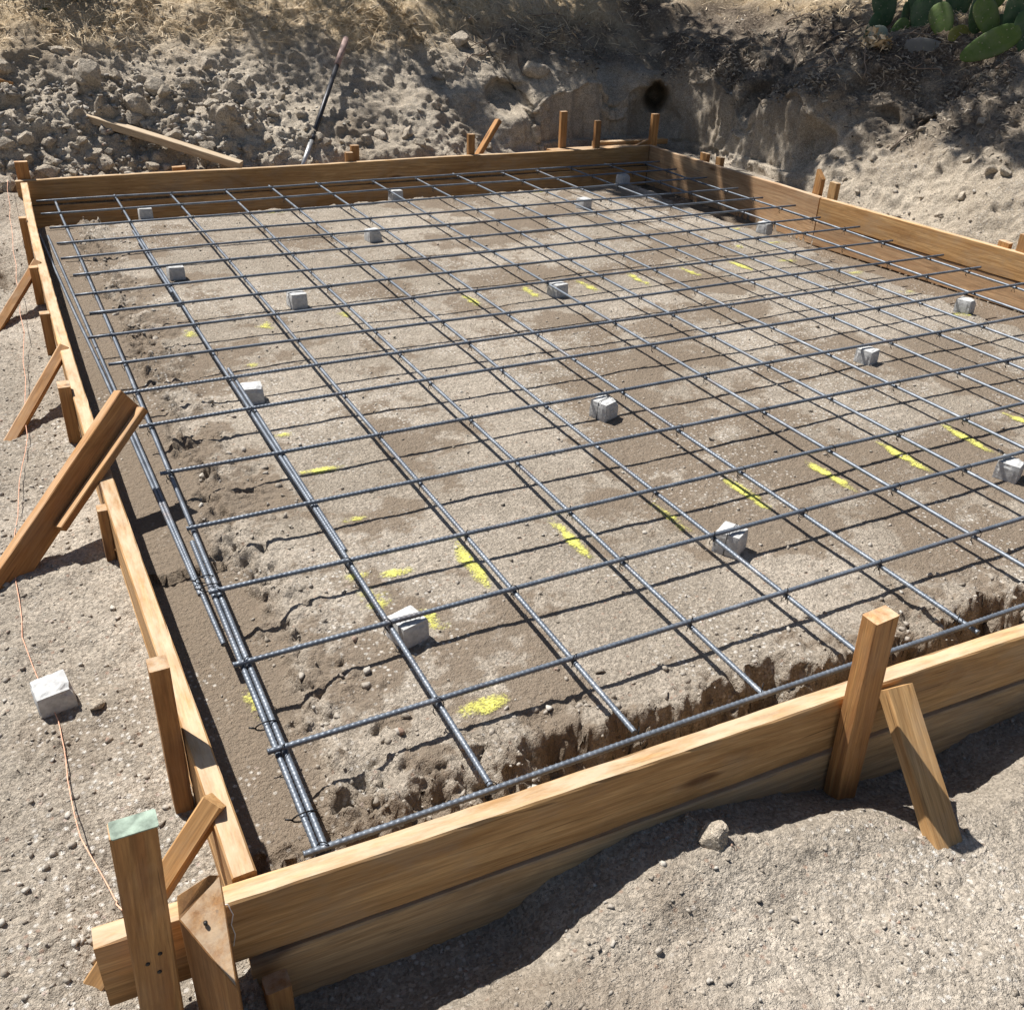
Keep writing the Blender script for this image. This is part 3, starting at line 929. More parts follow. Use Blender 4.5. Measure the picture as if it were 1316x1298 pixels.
LXS = [-.050, .266, .586, .897, 1.181, 1.490, 1.850, 2.151, 2.462, 2.800, 3.071, 3.347, 3.690, 3.985]
TYS = [.084, .331, .615, .887, 1.200, 1.521, 1.852, 2.141, 2.409, 2.732, 3.013, 3.268, 3.566, 3.850, 4.120, 4.439, 4.758, 5.060]
TX0 = [-.085, -.079, -.079, -.071, -.063, -.074, -.081, -.086, -.101, -.135, -.099, -.129, -.107, -.133, -.127, -.134, -.152, -.154]
ZT, ZL = .0066, -.0066
for i, x in enumerate(LXS):
    y0 = .075-.045*x*.0+(.02 if i % 3 else -.005)
    rebar('lengthwise_bar', ribs=i < 6, p0=(x, y0 if i != 5 else .03, ZL), p1=(x+.004*math.sin(i*2.1), 5.13+.03*math.sin(i*1.7), ZL), wav=.006, seed=i+1)
for i, (y, x0) in enumerate(zip(TYS, TX0)):
    sk = .02*math.sin(i*1.3)*(i > 2)
    rebar('cross_bar', ribs=i < 8, p0=(x0, y, ZT), p1=(4.075+.03*math.sin(i*2.7), y+sk-(.045*4 if i == 0 else 0)*.55, ZT), wav=.006, seed=i+40)
# lap splices beside the long bars
for (x, a, b_, dx) in ((-.050, .055, 1.15, -.0128), (.266, .95, 2.25, .0135), (.266, 3.2, 4.3, -.0135)):
    rebar('lap_bar', (x+dx, a, ZL), (x+dx, b_, ZL), wav=.003, seed=int(a*100+x*37)+90)
# footing bars lying low in the left trench
rebar('footing_bar', (-.076, .72, -.016), (-.147, 4.52, -.050), rad=.0056, wav=.005, seed=120)
rebar('footing_bar', (-.088, .93, -.022), (-.183, 4.56, -.050), rad=.0055, wav=.005, seed=121)
# tie wires
tw = []
for (sx, sy) in ((1, 1),):
    pts = []
    for k in range(15):
        a_ = 2*math.pi*k/14
        pts.append((.0085*math.cos(a_), .0085*math.cos(a_), .0155*math.sin(a_)))
    tw.append(tube(pts, .0011, 5, False))
tw.append(tube([(.006, .006, -.012), (.010, .002, -.022), (.006, -.004, -.030)], .0011, 5))
tw.append(tube([(.006, .006, -.012), (.001, .011, -.020), (-.004, .008, -.027)], .0011, 5))
V, F = merge(tw)
tie_me = pymesh('tie_wire', V, F); tie_me.materials.append(M['wire'])
for j, y in enumerate(TYS):
    for i, x in enumerate(LXS):
        if (i+j*3) % 7 == 2 and j > 3: continue
        o = link('tie_wire', tie_me); o.parent = mat_root
        o.location = Vector((x, y+.02*math.sin(j*1.3)*(j > 2)*x/4.2, 0))-mat_root.location
        o.rotation_euler = (0, 0, random.choice([0, math.pi/2])+random.uniform(-.25, .25))
for (x, y) in ((-.058, .17), (-.06, .42), (-.062, .93), (-.066, .97)):
    V, F = merge([tube([(.014*math.cos(2*math.pi*k/12)*1.6, 0, .010*math.sin(2*math.pi*k/12)) for k in range(13)], .0016, 5, False),
                  tube([(-.02, 0, 0), (-.034, .004, .004)], .0018, 5)])
    o = link('tie_wire', pymesh('tie_wire', V, F), None, 'wire'); o.parent = mat_root; o.location = Vector((x, y, ZL))-mat_root.location


# ------------------------------------------------------------------ concrete spacer blocks
def dobie_mesh(seed, chipped=False):
    bm = bmesh.new()
    bmesh.ops.create_cube(bm, size=1)
    bmesh.ops.subdivide_edges(bm, edges=bm.edges[:], cuts=8, use_grid_fill=True)
    co = np.array([v.co for v in bm.verts])*2
    k = (np.abs(co)**40).sum(1)**(1/40); co = co/k[:, None]*np.clip(k, 1, 1)[:, None]
    tp = np.where(co[:, 2] < 0, 1.0, 1-.045*np.clip(co[:, 2], 0, 1))
    P = np.stack([co[:, 0]*.0375*tp, co[:, 1]*.0365*tp, (co[:, 2]+1)*.036], 1)
    nz = fbm3(P[:, 0]+seed, P[:, 1], P[:, 2], 45, 3, 501+seed)
    dirv = co/np.linalg.norm(co, axis=1, keepdims=True)
    P += dirv*nz[:, None]*.0013
    edge = (np.abs(co) > .75).sum(1) >= 2
    P -= dirv*(edge*(.0012+np.clip(nz, 0, 1)*.006))[:, None]
    if chipped:
        c_ = np.clip(.02-np.linalg.norm(P-np.array([.03, -.03, .070]), axis=1), 0, 1); P -= dirv*c_[:, None]*.5
    P[:, 2] = np.minimum(P[:, 2], .074)
    for v, q in zip(bm.verts, P): v.co = q
    me = bpy.data.meshes.new('block'); bm.to_mesh(me); bm.free()
    me.materials.append(M['concrete'])
    return me


dm = [dobie_mesh(s_, s_ % 2 == 1) for s_ in range(5)]
DB = [(.318, .630, .25, 'concrete spacer block nearest the front left, beside a round yellow patch'),
      (.318, 2.075, -.1, 'concrete spacer block in deep shade under the left bars'),
      (.745, 3.010, .1, 'grey spacer block left of centre, third row of blocks from the far board'),
      (1.395, 1.500, .35, 'spacer block with a round mark at the middle of the grid'),
      (2.655, 1.520, .3, 'spacer block right of centre under the crossing bars'),
      (1.255, .630, .5, 'pale spacer block close behind the front board, right of centre'),
      (2.340, .600, .4, 'spacer block cut by the right edge of the view'),
      (1.905, 2.725, .2, 'spacer block in line with the far row of yellow dashes'),
      (3.600, 1.830, .3, 'spacer block at the far right near the clean orange board'),
      (3.660, 3.330, .3, 'small pale spacer block at the right edge, near the joint of the right boards'),
      (2.945, 4.220, .2, 'spacer block one row in from the far right corner'),
      (3.610, 4.790, .2, 'spacer block in the shaded far right corner'),
      (1.900, 4.800, .1, 'spacer block by the far board below the dark middle stake'),
      (1.430, 3.920, .1, 'spacer block left of centre, second row from the far board'),
      (.385, 4.800, .0, 'spacer block near the far left corner of the pad'),
      (.335, 3.600, .05, 'shaded spacer block on the left, two rows in from the far board')]
strap_v, strap_f = merge([tube([(0, -.0385, .005), (0, -.0350, .070), (0, -.030, .0745), (0, .030, .0745), (0, .0350, .070), (0, .0385, .005)], .0011, 5)])
strap_me = pymesh('wire_loop', strap_v, strap_f); strap_me.materials.append(M['wire'])
rv, rf = tube([(.011*math.cos(2*math.pi*k/16), -.0365, .034+.011*math.sin(2*math.pi*k/16)) for k in range(17)], .0018, 5, False)
ring_me = pymesh('moulded_ring', rv, rf); ring_me.materials.append(M['concrete'])
for i, (x, y, rz_, lb) in enumerate(DB):
    top = -.0025
    o = link('concrete_spacer', dm[i % 5])
    o.location = (x, y, top-.074); o.rotation_euler = (random.uniform(-.03, .03), random.uniform(-.03, .03), rz_)
    tag(o, lb, 'spacer block', 'concrete spacer blocks under the rebar')
    if i in (3, 5):
      s_ = link('wire_loop', strap_me); s_.parent = o; s_.rotation_euler = (0, 0, math.pi/2*(i % 2)); s_.location = (-.018 if i % 2 == 0 else 0, 0, 0)
    if i in (3,):
        s_ = link('moulded_ring', ring_me); s_.parent = o
o = link('concrete_spacer', dobie_mesh(9, True))
o.location = (-.425, .765, -.108); o.rotation_euler = (.06, -.05, .15); o.scale = (1.0, 1.0, 1.0)
tag(o, 'loose concrete spacer block with a white top lying on the dirt outside the left board', 'spacer block', 'concrete spacer blocks under the rebar')


# ------------------------------------------------------------------ spray paint marks on the soil
def paint_mark(cx, cy, lx, ly, dens, label, seed, group):
    st = .0048
    nx, ny = int(lx*2.4/st)+2, int(ly*1.7/st)+2
    X = cx+(np.arange(nx+1)-nx/2)*st; Y = cy+(np.arange(ny+1)-ny/2)*st
    X, Y = np.meshgrid(X, Y, indexing='ij')
    Z = ground_height(X, Y)[0]+.0032
    e = np.sqrt((np.abs(X-cx+.008*fbm2(X, Y, 22, 2, seed+3))/(lx/2))**2*.7+(np.abs(Y-cy)/(ly/2))**3*.7)
    cov = np.clip(dens*np.clip(1.45-e, 0, 1.2)+.35*fbm2(X, Y, 35, 3, 600+seed)-.05, 0, 1)*ss(1.7, 1.15, e)
    P = np.stack([X-cx, Y-cy, Z-Z.mean()], -1).reshape(-1, 3)
    me = npmesh('paint_mark', P, gridfaces(nx+1, ny+1)); addattr(me, 'cover', cov)
    o = link('paint_mark', me, None, 'paint'); o.location = (cx, cy, Z.mean())
    tag(o, label, 'paint mark', group)


ORD = ['first', 'second', 'third', 'fourth', 'fifth', 'sixth', 'seventh', 'eighth', 'ninth', 'tenth']
LAB3 = ['wide yellow streak a little nearer than the leaning brace top', 'small yellow blob left of the near row of dashes, beyond the nearest block', 'yellow blob level with the near row of dashes, left end', 'upright yellow smear just behind the nearest spacer block', 'biggest round yellow patch close to the front board', 'small yellow patch left of the shaded block under the left bars', 'faint yellow spot halfway up the left side', 'yellow smear level with the far row, left of its first dash', 'leftmost yellow smear of the far row, by the left edge', 'small yellow spot under the second long bar near the front', 'yellow smear touching the nearest spacer block', 'yellow smear between the left side and the far row of dashes', 'narrow yellow mark on the trench floor beside the left bars']
G1 = 'near row of yellow dashes'; G2 = 'far row of yellow dashes'; G3 = 'yellow marks along the left side'; G4 = 'faint yellow flecks along the right side'
for k, x in enumerate([.577, .880, 1.207, 1.503, 1.824, 2.135, 2.450, 2.762, 3.07]):
    paint_mark(x, .845, .032, .19, .70 if k != 2 else .45, ORD[k]+' yellow spray paint dash from the left in the near row across the dirt', 700+k, G1)
for k, x in enumerate([1.50, 1.808, 2.117, 2.415, 2.735, 3.052]):
    paint_mark(x, 2.81, .040, .19, .52, ORD[k]+' yellow dash from the left in the far row across the pad', 720+k, G2)
for k, (x, y, lx, ly) in enumerate([(.375, 1.495, .10, .032), (.383, 1.182, .06, .032), (.389, .882, .07, .032), (.30, .79, .05, .10), (.375, .345, .085, .042), (.39, 2.40, .06, .035),
                                    (.343, 1.77, .06, .03), (.55, 2.80, .05, .10), (.25, 2.82, .05, .10), (.29, .905, .05, .05), (.39, .655, .05, .09), (.9, 2.82, .05, .08), (-.052, .60, .030, .085)]):
    paint_mark(x, y, lx, ly, (.58 if k in (0, 4, 2) else .42), LAB3[k], 740+k, G3)
for k, (x, y) in enumerate([(3.36, 2.79), (3.55, 2.48), (3.57, 2.15), (3.55, 3.1), (3.56, 1.80), (3.30, 3.12), (3.55, 3.45), (2.9, 4.73), (1.1, 4.72), (.55, 4.73)]):
    paint_mark(x, y, .12, .06, .28, 'faint fleck of yellow paint at the edge of the pad', 760+k, G4)


# ------------------------------------------------------------------ clods and stones
def rock_mesh(seed, sub=2, mat='clod'):
    bm = bmesh.new(); bmesh.ops.create_icosphere(bm, subdivisions=sub, radius=1)
    sc = np.random.default_rng(seed).uniform(.7, 1.2, 3)
    co = np.array([v.co for v in bm.verts])
    r = 1+.45*fbm3(co[:, 0]+seed, co[:, 1], co[:, 2], 1.1, 2, seed)+.20*fbm3(co[:, 0], co[:, 1]+seed, co[:, 2], 3.1, 3, seed+5)
    co = co*r[:, None]*sc
    # a few flat broken faces
    g = np.random.default_rng(seed+1)
    for _ in range(11):
        n = g.normal(size=3); n /= np.linalg.norm(n); dd = co@n; lim = g.uniform(.45, .75)
        co = co-np.outer(np.clip(dd-lim, 0, None)*.93, n)
    co = co*(1+.05*fbm3(co[:, 0], co[:, 1], co[:, 2]+seed, 5.0, 2, seed+9))[:, None]*1.15
    for v, q in zip(bm.verts, co): v.co = q
    me = bpy.data.meshes.new('clod'); bm.to_mesh(me); bm.free()
    me.materials.append(M[mat])
    return me


rocks = [rock_mesh(30+i, 3) for i in range(7)]


def clod(x, y, r, label, group=None, surf=bz, sink=.35, sc=None):
    o = link('dirt_clod', rocks[random.randrange(7)])
    z = surf(x, y)
    s_ = sc or (random.uniform(.85, 1.2), random.uniform(.8, 1.1), random.uniform(.65, .95))
    o.scale = tuple(r*q for q in s_)
    o.rotation_euler = (random.uniform(-.5, .5), random.uniform(-.5, .5), random.uniform(0, 6.28))
    o.location = (x, y, z+r*(.8-sink*1.6))
    tag(o, label, 'clod', group)


clod(.32, 6.00, .078, 'big rounded dirt clod above the upper end of the loose plank', sc=(1, .9, 1))
clod(.58, 5.93, .095, 'largest broken clod, pale and blocky, in the middle of the rubble', sc=(1.15, .9, .9))
clod(.74, 6.05, .090, 'second large clod leaning on the largest one from the right', sc=(.9, .9, 1.05))
clod(.50, 6.16, .048, 'upright oval clod above the two largest clods')
clod(.19, 6.27, .055, 'dark-sided clod high on the rubble at the left')
clod(1.09, 6.22, .060, 'clod with a shaded face right of the two largest clods')
clod(3.50, 5.93, .085, 'rounded clod sitting under the hollow in the far bank')
clod(3.04, 6.36, .080, 'grey lump standing high on the far bank above the hollow')
clod(2.80, 6.20, .050, 'pale white stone lying halfway up the far bank')
clod(.615, -.135, .030, 'crumbly clod lying in front of the front board', surf=gz)
clod(-.35, .71, .019, 'flat brown stone on the dirt right of the loose concrete block', surf=gz)
clod(1.0, 5.86, .040, 'small clod beside the lower half of the loose plank')
GC = 'clods of the rubble heap'
rr = random.Random(3)
n_ = 0
while n_ < 110:
    x = rr.uniform(-.45, 1.25); y = 5.46+abs(rr.gauss(.05, .30))
    if y > 6.45 or rr.random() > (1.15-.55*max(x, 0)): continue
    if abs((y-5.90)+(x-.245)*.593) < .07 and .2 < x < 1.1: continue
    clod(x, y, .022+.045*rr.random()**2.2, 'crumbled dirt clod in the rubble heap behind the far board', GC); n_ += 1
for _ in range(42):
    x = rr.uniform(1.2, 3.6); y = 5.48+abs(rr.gauss(0, .28))
    clod(x, y, .018+.035*rr.random()**2, 'crumbled dirt clod on the far bank right of the loose plank', 'clods on the far bank')
for _ in range(26):
    y = rr.uniform(1.9, 3.9); x = 4.45+abs(rr.gauss(.12, .30))
    clod(x, y, .016+.03*rr.random()**2, 'crumbled dirt clod on the bank right of the pad', 'clods on the right bank')

ico = bmesh.new(); bmesh.ops.create_icosphere(ico, subdivisions=1, radius=1)
ICV = np.array([v.co for v in ico.verts]); ICF = np.array([[v.index for v in f.verts] for f in ico.faces]); ico.free()
LOWV = ICV[:12]
ico = bmesh.new(); bmesh.ops.create_icosphere(ico, subdivisions=0 + 1, radius=1); ico.free()


def rand_rot(n, g):
    q = g.normal(size=(n, 4)); q /= np.linalg.norm(q, axis=1, keepdims=True)
    a, b_, c_, d_ = q.T
    return np.stack([np.stack([1-2*(c_*c_+d_*d_), 2*(b_*c_-a*d_), 2*(b_*d_+a*c_)], -1), np.stack([2*(b_*c_+a*d_), 1-2*(b_*b_+d_*d_), 2*(c_*d_-a*b_)], -1),
                     np.stack([2*(b_*d_-a*c_), 2*(c_*d_+a*b_), 1-2*(b_*b_+c_*c_)], -1)], 1)


def scatter(name, P, size, mat, label, g):
    n = len(P)
    J = ICV[None]*(1+.42*g.normal(size=(n, len(ICV), 1)).clip(-1.6, 1.6))
    J = J*g.uniform(.6, 1.15, (n, 1, 3))*size[:, None, None]
    R = rand_rot(n, g)
    V = np.einsum('nij,nkj->nki', R, J)
    V[..., 2] *= .8
    V += P[:, None]
    F = (ICF[None]+(np.arange(n)*len(ICV))[:, None, None]).reshape(-1, 3)
    me = npmesh(name, V.reshape(-1, 3), F, False)
    o = link(name, me, None, mat)
    tag(o, label, None, None, 'stuff'); return o


def sizes(g, n, lo, hi, pw=3.2): return lo+(hi-lo)*g.random(n)**pw


g = np.random.default_rng(11)
# pebbles on the near ground
n = 13000
x = g.uniform(-.75, 2.2, n); y = g.uniform(-.68, -.03, n)
ok = y < front_out(x)-.004
x, y = x[ok], y[ok]
cl = fbm2(x, y, 5, 3, 801); ok = cl+g.normal(size=len(x))*.25 > -.15
x, y = x[ok], y[ok]; sz = sizes(g, len(x), .0010, .0062, 6)
scatter('gravel', np.stack([x, y, ground_height(x, y)[0]+sz*.2], -1), sz, 'pebble', 'loose gravel and crumbs of dirt in front of the front board', g)
n = 9000
y = -.2+g.random(n)**1.3*5.6; x = left_out(y)-.03-g.random(n)**.8*.55
sz = sizes(g, n, .0011, .0078, 6)
scatter('gravel', np.stack([x, y, ground_height(x, y)[0]+sz*.2], -1), sz, 'pebble', 'loose gravel and crumbs of dirt left of the left board', g)
n = 12000
y = .03+g.random(n)**1.5*5.2; x = -.16+g.random(n)**1.1*4.3
sz = sizes(g, n, .0012, .0075, 4.5)
rimm = (x < .24) | (y < .32)
keep = rimm*(x > -.02) | (g.random(n) < .6)*(x > .05) | (g.random(n) < .12)
keep = np.asarray(keep, bool) & (y > front_out(x)+.05) & (y < 5.3) & (x < right_in(y)-.02)
sz = np.where(rimm & (x > 0), sz*1.5, sz); sz = np.where(g.random(n) < .02, sz*1.8, sz)
x, y, sz = x[keep], y[keep], sz[keep]
scatter('gravel', np.stack([x, y, ground_height(x, y)[0]+sz*.15], -1), sz, 'pebble', 'gravel and crumbs scattered over the pad under the rebar', g)
# crumbs on the bank
ii = g.integers(k0, k1, 26000); jj = g.integers(10, 215, 26000)
Pb = BP[ii, jj]
hp = (1-ss(1.1, 1.9, Pb[:, 0]))*(1-ss(.45, .65, Pb[:, 2]))
pr = .10+.55*hp; pr = np.where(onwall[ii, jj] > .4, .02, pr)
keep = g.random(len(Pb)) < pr
Pb = Pb[keep]; hp = hp[keep]
sz = sizes(g, len(Pb), .004, .014, 2.2)*(1+1.1*hp)
scatter('rubble', Pb+np.array([0, 0, .3])*sz[:, None]*.3, sz, 'pebble', 'fine rubble and crumbs strewn over the bank', g)


# ------------------------------------------------------------------ dry grass, litter, twigs, plants
def blades(name, P, N, length, width, mat, label, g, lie=.75, kind='stuff', up_=(0, 0, 1)):
    n = len(P)
    a = g.uniform(0, 2*np.pi, n)
    t = np.stack([np.cos(a), np.sin(a), np.zeros(n)], -1)
    t -= N*np.sum(t*N, 1, keepdims=True); t /= np.linalg.norm(t, axis=1, keepdims=True)
    el = g.normal(0, 1, n)*(1-lie)+.10
    dirv = t*np.cos(el)[:, None]+N*np.abs(np.sin(el))[:, None]
    side = np.cross(dirv, N); side /= np.maximum(np.linalg.norm(side, axis=1, keepdims=True), 1e-6)
    side = side*np.cos(g.uniform(-.8, .8, n))[:, None]+N*np.sin(g.uniform(-.8, .8, n))[:, None]
    L = length[:, None]; Wd = width[:, None]
    b0 = P+N*.004
    mid = b0+dirv*L*.55+N*L*.06; tip = b0+dirv*L
    V = np.stack([b0-side*Wd*.5, b0+side*Wd*.5, mid+side*Wd*.5, mid-side*Wd*.5, tip-side*Wd*.22, tip+side*Wd*.22], 1).reshape(-1, 3)
    k = np.arange(n)*6
    F = np.concatenate([np.stack([k, k+1, k+2, k+3], 1), np.stack([k+3, k+2, k+5, k+4], 1)])
    me = npmesh(name, V, F, False)
    return tag(link(name, me, None, mat), label, None, None, kind)


ii = g.integers(k0, k1, 90000); jj = g.integers(90, 235, 90000)
keep = g.random(len(ii)) < strawA[ii, jj]**1.5*.55
ii, jj = ii[keep], jj[keep]
blades('dry_grass', BP[ii, jj], BN[ii, jj], g.uniform(.03, .11, len(ii)), g.uniform(.002, .005, len(ii)), 'straw', 'trampled dry straw grass along the top of the bank', g, .72)
ii = g.integers(k0, k1, 95000); jj = g.integers(50, 220, 95000)
keep = g.random(len(ii)) < litA[ii, jj]*.42
ii, jj = ii[keep], jj[keep]
blades('leaf_litter', BP[ii, jj], BN[ii, jj], g.uniform(.012, .042, len(ii)), g.uniform(.004, .013, len(ii)), 'litter', 'dark leaf litter and dead leaves on the upper right bank', g, .7)


def twig(x, y, L, ang, label, seed):
    rd = random.Random(seed); pts = []; rad = []
    for k in range(7):
        t = k/6
        px = x+math.cos(ang)*L*t+rd.uniform(-.01, .01); py = y+math.sin(ang)*L*t+rd.uniform(-.01, .01)
        pts.append((px, py, bz(px, py)+.012+.02*math.sin(t*3.1))); rad.append(.007*(1-.6*t))
    parts = [tube(pts, rad, 6)]
    for k in (2, 4):
        q = Vector(pts[k]); parts.append(tube([q, q+Vector((rd.uniform(-.06, .06), rd.uniform(-.06, .06), .03)), q+Vector((rd.uniform(-.1, .1), rd.uniform(-.1, .1), .06))], [.004, .003, .0015], 5))
    V, F = merge(parts)
    o0 = Vector(pts[0]); V = [Vector(v)-o0 for v in V]
    o = link('dead_twig', pymesh('dead_twig', V, F), None, 'twig'); o.location = o0
    tag(o, label, 'twig', 'dead twigs on the bank')


for k in range(16):
    twig(4.75+.8*rr.random(), 3.0+2.6*rr.random(), rr.uniform(.18, .5), rr.uniform(0, 6.28), 'thin dead twig lying in the leaf litter on the right bank', 900+k)
for k in range(5):
    twig(3.2+1.2*rr.random(), 6.15+.4*rr.random(), rr.uniform(.15, .4), rr.uniform(0, 6.28), 'thin dead twig on the lip of the far bank', 950+k)


# prickly pear
def cactus_pad(length, width, thick):
    V = []; F = []
    nu, nv = 14, 18
    for i in range(nu+1):
        t = i/nu; th = math.pi*t
        zz = (1-math.cos(th))/2
        rad = math.sin(th)**.8*(.62+.55*zz-.17*zz*zz)
        for k in range(nv):
            a = 2*math.pi*k/nv
            V.append((rad*width/2*math.cos(a), math.copysign(abs(math.sin(a))**1.0, math.sin(a))*rad**.8*thick/2*(math.sin(th)**.25 if 0 < t < 1 else 0), zz*length))
    for i in range(nu):
        for k in range(nv):
            a = i*nv+k; b_ = i*nv+(k+1) % nv; F.append((a, b_, b_+nv, a+nv))
    return pymesh('pad', V, F)


cz = bz(5.5, 4.1)
cac = empty('prickly_pear', (5.52, 4.05, cz))
tag(cac, 'prickly pear cactus with broad green pads on top of the right bank', 'cactus')
toc = (CAM-Vector((5.5, 4, 1))).normalized()
facing = math.atan2(toc.y, toc.x)+math.pi/2
# (x, y, z of the pad centre, length, width, lean in the picture plane, turn away from the camera, material)
PADS = [(5.50, 3.56, .955, .37, .19, -1.05, .1, 'cactus_green'), (5.55, 3.84, .95, .20, .17, .35, .35, 'cactus_olive'), (5.58, 4.19, 1.07, .28, .25, .1, -.2, 'cactus_dark'),
        (5.62, 3.79, 1.12, .25, .19, -.2, .5, 'cactus_dark'), (5.36, 4.37, .885, .25, .165, .05, .15, 'cactus_pale'), (5.42, 4.50, .95, .28, .13, -.35, .7, 'cactus_dark'),
        (5.54, 4.33, 1.00, .32, .14, -.1, 1.15, 'cactus_dark'), (5.42, 3.94, .88, .36, .17, 1.45, .1, 'cactus_grey'), (5.36, 4.16, .84, .17, .12, .1, .3, 'cactus_olive'),
        (5.66, 3.55, 1.17, .30, .20, -.3, .4, 'cactus_dark'), (5.66, 4.02, 1.21, .28, .22, .15, .3, 'cactus_dark'), (5.72, 4.40, 1.22, .30, .22, -.2, -.4, 'cactus_dark'),
        (5.78, 3.85, 1.30, .32, .24, .1, .2, 'cactus_green'), (5.85, 4.2, 1.38, .3, .23, .2, -.3, 'cactus_dark'), (5.70, 3.70, .98, .30, .20, -.5, .6, 'cactus_dark'), (5.75, 4.2, .98, .32, .24, .2, .0, 'cactus_dark')]
PIC = Matrix.Translation(cac.location).inverted()
PADS += [(5.60, 4.60, 1.12, .28, .20, .25, .3, 'cactus_dark'), (5.50, 3.98, 1.06, .24, .18, .5, -.3, 'cactus_green'), (5.68, 3.45, 1.02, .30, .2, .3, .5, 'cactus_dark'), (5.46, 4.30, .96, .22, .13, -.5, .4, 'cactus_green'), (5.56, 3.68, 1.10, .26, .17, .55, .2, 'cactus_green')]
for (x, y, z, L, Wd, lean, turn, mt) in PADS:
    o = link('pad', cactus_pad(L, Wd, .026), None, mt)
    Rm = Matrix.Rotation(facing+turn, 4, 'Z') @ Matrix.Rotation(-.12, 4, 'X') @ Matrix.Rotation(-lean, 4, 'Y')
    o.matrix_world = Matrix.Translation((x, y, z-.035)) @ Rm @ Matrix.Translation((0, 0, -L/2))
    o.parent = cac; o.matrix_parent_inverse = PIC


def leafy(name, centres, label, cat, mat, per, spread, size, g, base, stems=True, parent=None):
    pts = []
    for (cx, cy, cz_, rr_) in centres:
        q = g.normal(size=(per, 3))*np.array([rr_, rr_, rr_*.7])*.55
        pts.append(q+np.array([cx, cy, cz_]))
    P = np.concatenate(pts); n = len(P)
    R = rand_rot(n, g)
    sz = g.uniform(.6, 1.25, n)*size
    quad = np.array([(-.5, 0, 0), (0, -.22, .05), (.5, 0, 0), (0, .22, .05)])
    V = np.einsum('nij,kj->nki', R, quad)*sz[:, None, None]+P[:, None]
    F = np.arange(n*4).reshape(-1, 4)
    o = link(name, npmesh(name, V.reshape(-1, 3)-np.array(base), F, False), parent, mat)
    return o


def tree(label, base, top, targets, seed, per=420, leaf=.075, trunk=.05):
    """targets: (shadow point x, y, z, height above it, clump radius): the crown clumps stand on the sun's line over them"""
    g = np.random.default_rng(seed)
    root = empty('shade_tree', base); tag(root, label, 'tree', 'trees on the bank casting dappled shade')
    b0 = Vector(base); tp = Vector(top)
    cs_ = []
    for (x, y, z, h, r) in targets: cs_.append((x-.28*h, y+.55*h, z+h, r))
    parts = [tube([(0, 0, -.3)]+[tuple((tp-b0)*t+Vector((.06*math.sin(t*7+seed), .05*math.cos(t*5), 0))) for t in (.0, .25, .5, .75, 1)], [trunk*1.5, trunk*1.2, trunk, trunk*.9, trunk*.8, trunk*.6], 10)]
    V, F = merge(parts); link('trunk', pymesh('trunk', V, F), root, 'bark')
    br = []
    for (cx, cy, cz_, r) in cs_:
        e = Vector((cx, cy, cz_))-b0
        st = (tp-b0)*random.uniform(.5, .98)
        m1 = st.lerp(e, .5)+Vector((random.uniform(-.12, .12), random.uniform(-.12, .12), .12))
        br.append(tube([st, m1, e], [trunk*.45, trunk*.3, .006], 6))
        for _ in range(5):
            br.append(tube([m1.lerp(e, random.uniform(.3, .9)), e+Vector(g.normal(size=3)*r*.6)], [.007, .003], 5))
    V, F = merge(br); link('branches', pymesh('branches', V, F), root, 'bark')
    leafy('crown', cs_, None, None, 'leaf', per, 1, leaf, g, base, parent=root)


tree('thin tree on the bank whose trunk shadow falls across the far slope', (2.27, 8.05, 1.35), (1.76, 8.10, 4.65),
     [(1.70, 6.40, .65, 2.9, .20), (1.95, 6.25, .55, 3.0, .22), (1.55, 6.55, .75, 2.9, .18), (2.15, 6.65, .85, 3.0, .25), (2.2, 6.95, 1.0, 2.7, .2),
      (2.72, 6.15, .5, 3.2, .10), (2.95, 5.95, .4, 3.3, .10)], 31, 170)
tree('leafy tree on the bank shading the far right corner of the pad', (4.3, 8.6, 1.6), (4.1, 8.4, 4.4),
     [(3.75, 6.22, .58, 3.2, .26), (4.15, 6.12, .5, 3.2, .30), (4.55, 6.05, .5, 3.3, .30), (3.42, 6.5, .8, 3.0, .24), (3.9, 6.55, .8, 3.1, .30), (4.55, 6.45, .8, 3.1, .32),
      (4.35, 5.75, .2, 3.4, .26), (4.0, 5.86, .28, 3.4, .18), (3.12, 6.75, .9, 3.0, .26), (3.6, 6.95, 1.0, 2.9, .3), (3.95, 4.95, -.07, 3.9, .22), (4.08, 4.55, -.07, 4.0, .20), (3.75, 4.60, -.07, 4.1, .12),
      (4.1, 5.2, 0, 3.8, .18), (3.66, 4.80, -.07, 3.9, .20), (3.78, 4.32, -.07, 4.1, .18), (3.50, 4.50, -.07, 4.1, .12), (3.42, 4.95, -.07, 3.9, .12), (3.62, 4.15, -.07, 4.1, .10), (3.30, 4.72, -.07, 4.0, .07), (4.0, 4.75, -.07, 4.0, .2), (4.9, 5.6, .6, 3.4, .25), (4.2, 4.25, 0, 4.2, .10), (4.75, 5.75, .7, 3.3, .28), (4.0, 6.3, .7, 3.2, .3), (4.9, 6.2, .85, 3.1, .34), (3.55, 6.0, .45, 3.3, .14), (4.46, 5.72, .30, 3.4, .26), (4.5, 5.7, .45, 3.3, .22)], 32, 260, .125)
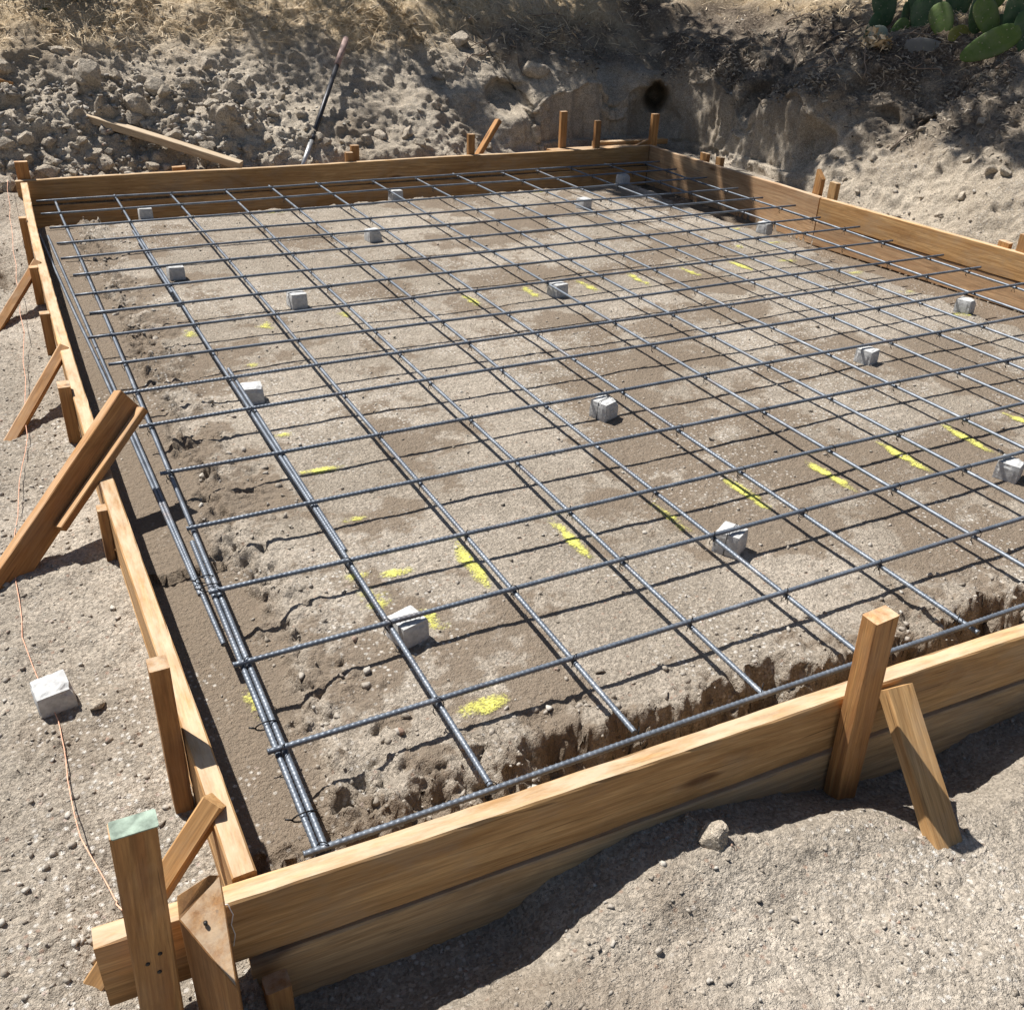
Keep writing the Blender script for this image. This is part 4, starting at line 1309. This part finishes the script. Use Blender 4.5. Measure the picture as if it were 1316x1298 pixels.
tree('spreading tree on the bank shading the cactus side', (6.6, 6.6, 1.75), (6.3, 6.6, 4.6),
     [(4.72, 4.95, .4, 3.4, .24), (4.75, 4.42, .4, 3.6, .24), (4.78, 3.95, .32, 3.7, .24), (5.02, 4.62, .6, 3.4, .28), (5.2, 4.12, .75, 3.4, .26), (5.2, 3.62, .7, 3.6, .26), (5.4, 3.25, .82, 3.6, .24),
      (5.65, 4.85, .95, 3.2, .34), (5.12, 5.25, .62, 3.4, .30), (5.02, 3.15, .55, 3.8, .16), (5.65, 4.3, 1.0, 3.2, .30), (5.8, 3.6, 1.1, 3.3, .30), (4.55, 4.05, .1, 3.9, .12), (5.35, 2.75, .8, 3.9, .18), (5.0, 2.75, .5, 4, .10), (4.9, 4.2, .5, 3.6, .26), (5.4, 4.5, .85, 3.3, .3), (5.35, 3.8, .8, 3.5, .28), (4.85, 4.75, .5, 3.5, .24), (5.75, 3.95, 1.1, 3.2, .34)], 33, 235, .125)

# dark shrub at the top left
sz0 = bz(.30, 6.75)
sh = empty('dark_shrub', (.30, 6.75, sz0)); tag(sh, 'low dark shrub at the top of the rubble on the left', 'shrub')
leafy('foliage', [(.18, 6.78, sz0+.10, .16), (.38, 6.80, sz0+.12, .18), (.30, 6.9, sz0+.22, .22), (.05, 6.85, sz0+.12, .14)], None, None, 'shrub', 420, 1, .05, np.random.default_rng(5), tuple(sh.location), parent=sh)
V, F = merge([tube([(random.uniform(-.05, .05), random.uniform(-.02, .05), -.05), (random.uniform(-.2, .2), random.uniform(-.05, .15), .25)], [.008, .003], 5) for _ in range(9)])
link('stems', pymesh('stems', V, F), sh, 'twig')

# small yellowish weed below the cactus
wz = bz(5.22, 4.25)
we = empty('dry_weed', (5.22, 4.25, wz)); tag(we, 'small yellowish weed hanging on the bank below the cactus', 'weed')
leafy('foliage', [(5.20, 4.28, wz+.05, .07), (5.20, 4.18, wz+.04, .06)], None, None, 'straw', 70, 1, .06, np.random.default_rng(6), tuple(we.location), parent=we)
V, F = merge([tube([(0, 0, -.03), (random.uniform(-.05, .05), random.uniform(-.08, .08), .08)], [.004, .002], 5) for _ in range(6)])
link('stems', pymesh('stems', V, F), we, 'twig')

# ------------------------------------------------------------------ string line on the left
pts = [(-.275, 5.42, .06), (-.315, 4.4, -.02), (-.350, 3.05, -.055), (-.400, 2.10, -.075), (-.468, 1.50, -.085), (-.478, 1.02, -.088), (-.440, .80, -.092), (-.428, .70, -.092), (-.427, .52, -.085), (-.412, .34, -.06), (-.380, .13, .0), (-.362, .035, .076), (-.358, -.02, .077), (-.357, -.031, .0), (-.357, -.033, -.03)]
fine = []
for a, b_ in zip(pts[:-1], pts[1:]):
    for k in range(6):
        t = k/6; q = Vector(a).lerp(Vector(b_), t)
        if q.y > .1: q.z = max(q.z, gz(q.x, q.y)+.004); q.x += .004*math.sin(q.y*13)
        fine.append(q)
fine.append(Vector(pts[-1]))
V, F = tube(fine, .0011, 6)
tag(link('string_line', pymesh('string_line', V, F), None, 'string'), 'thin orange mason string running over the dirt left of the left board', 'string')
V, F = tube([(-.232, -.012, .0735), (-.224, -.0135, .073), (-.219, -.016, .05), (-.224, -.0168, .03), (-.221, -.0168, .005), (-.226, -.017, -.02)], .0009, 5)
M['white_string'] = simple('white_string', (.75, .74, .72), .8)
tag(link('string_scrap', pymesh('string_scrap', V, F), None, 'white_string'), 'scrap of white string hanging at the left end of the front board', 'string')
print('objects', len(bpy.data.objects), 'tris', sum(len(o.data.loop_triangles) or len(o.data.polygons)*2 for o in bpy.data.objects if o.type == 'MESH'))
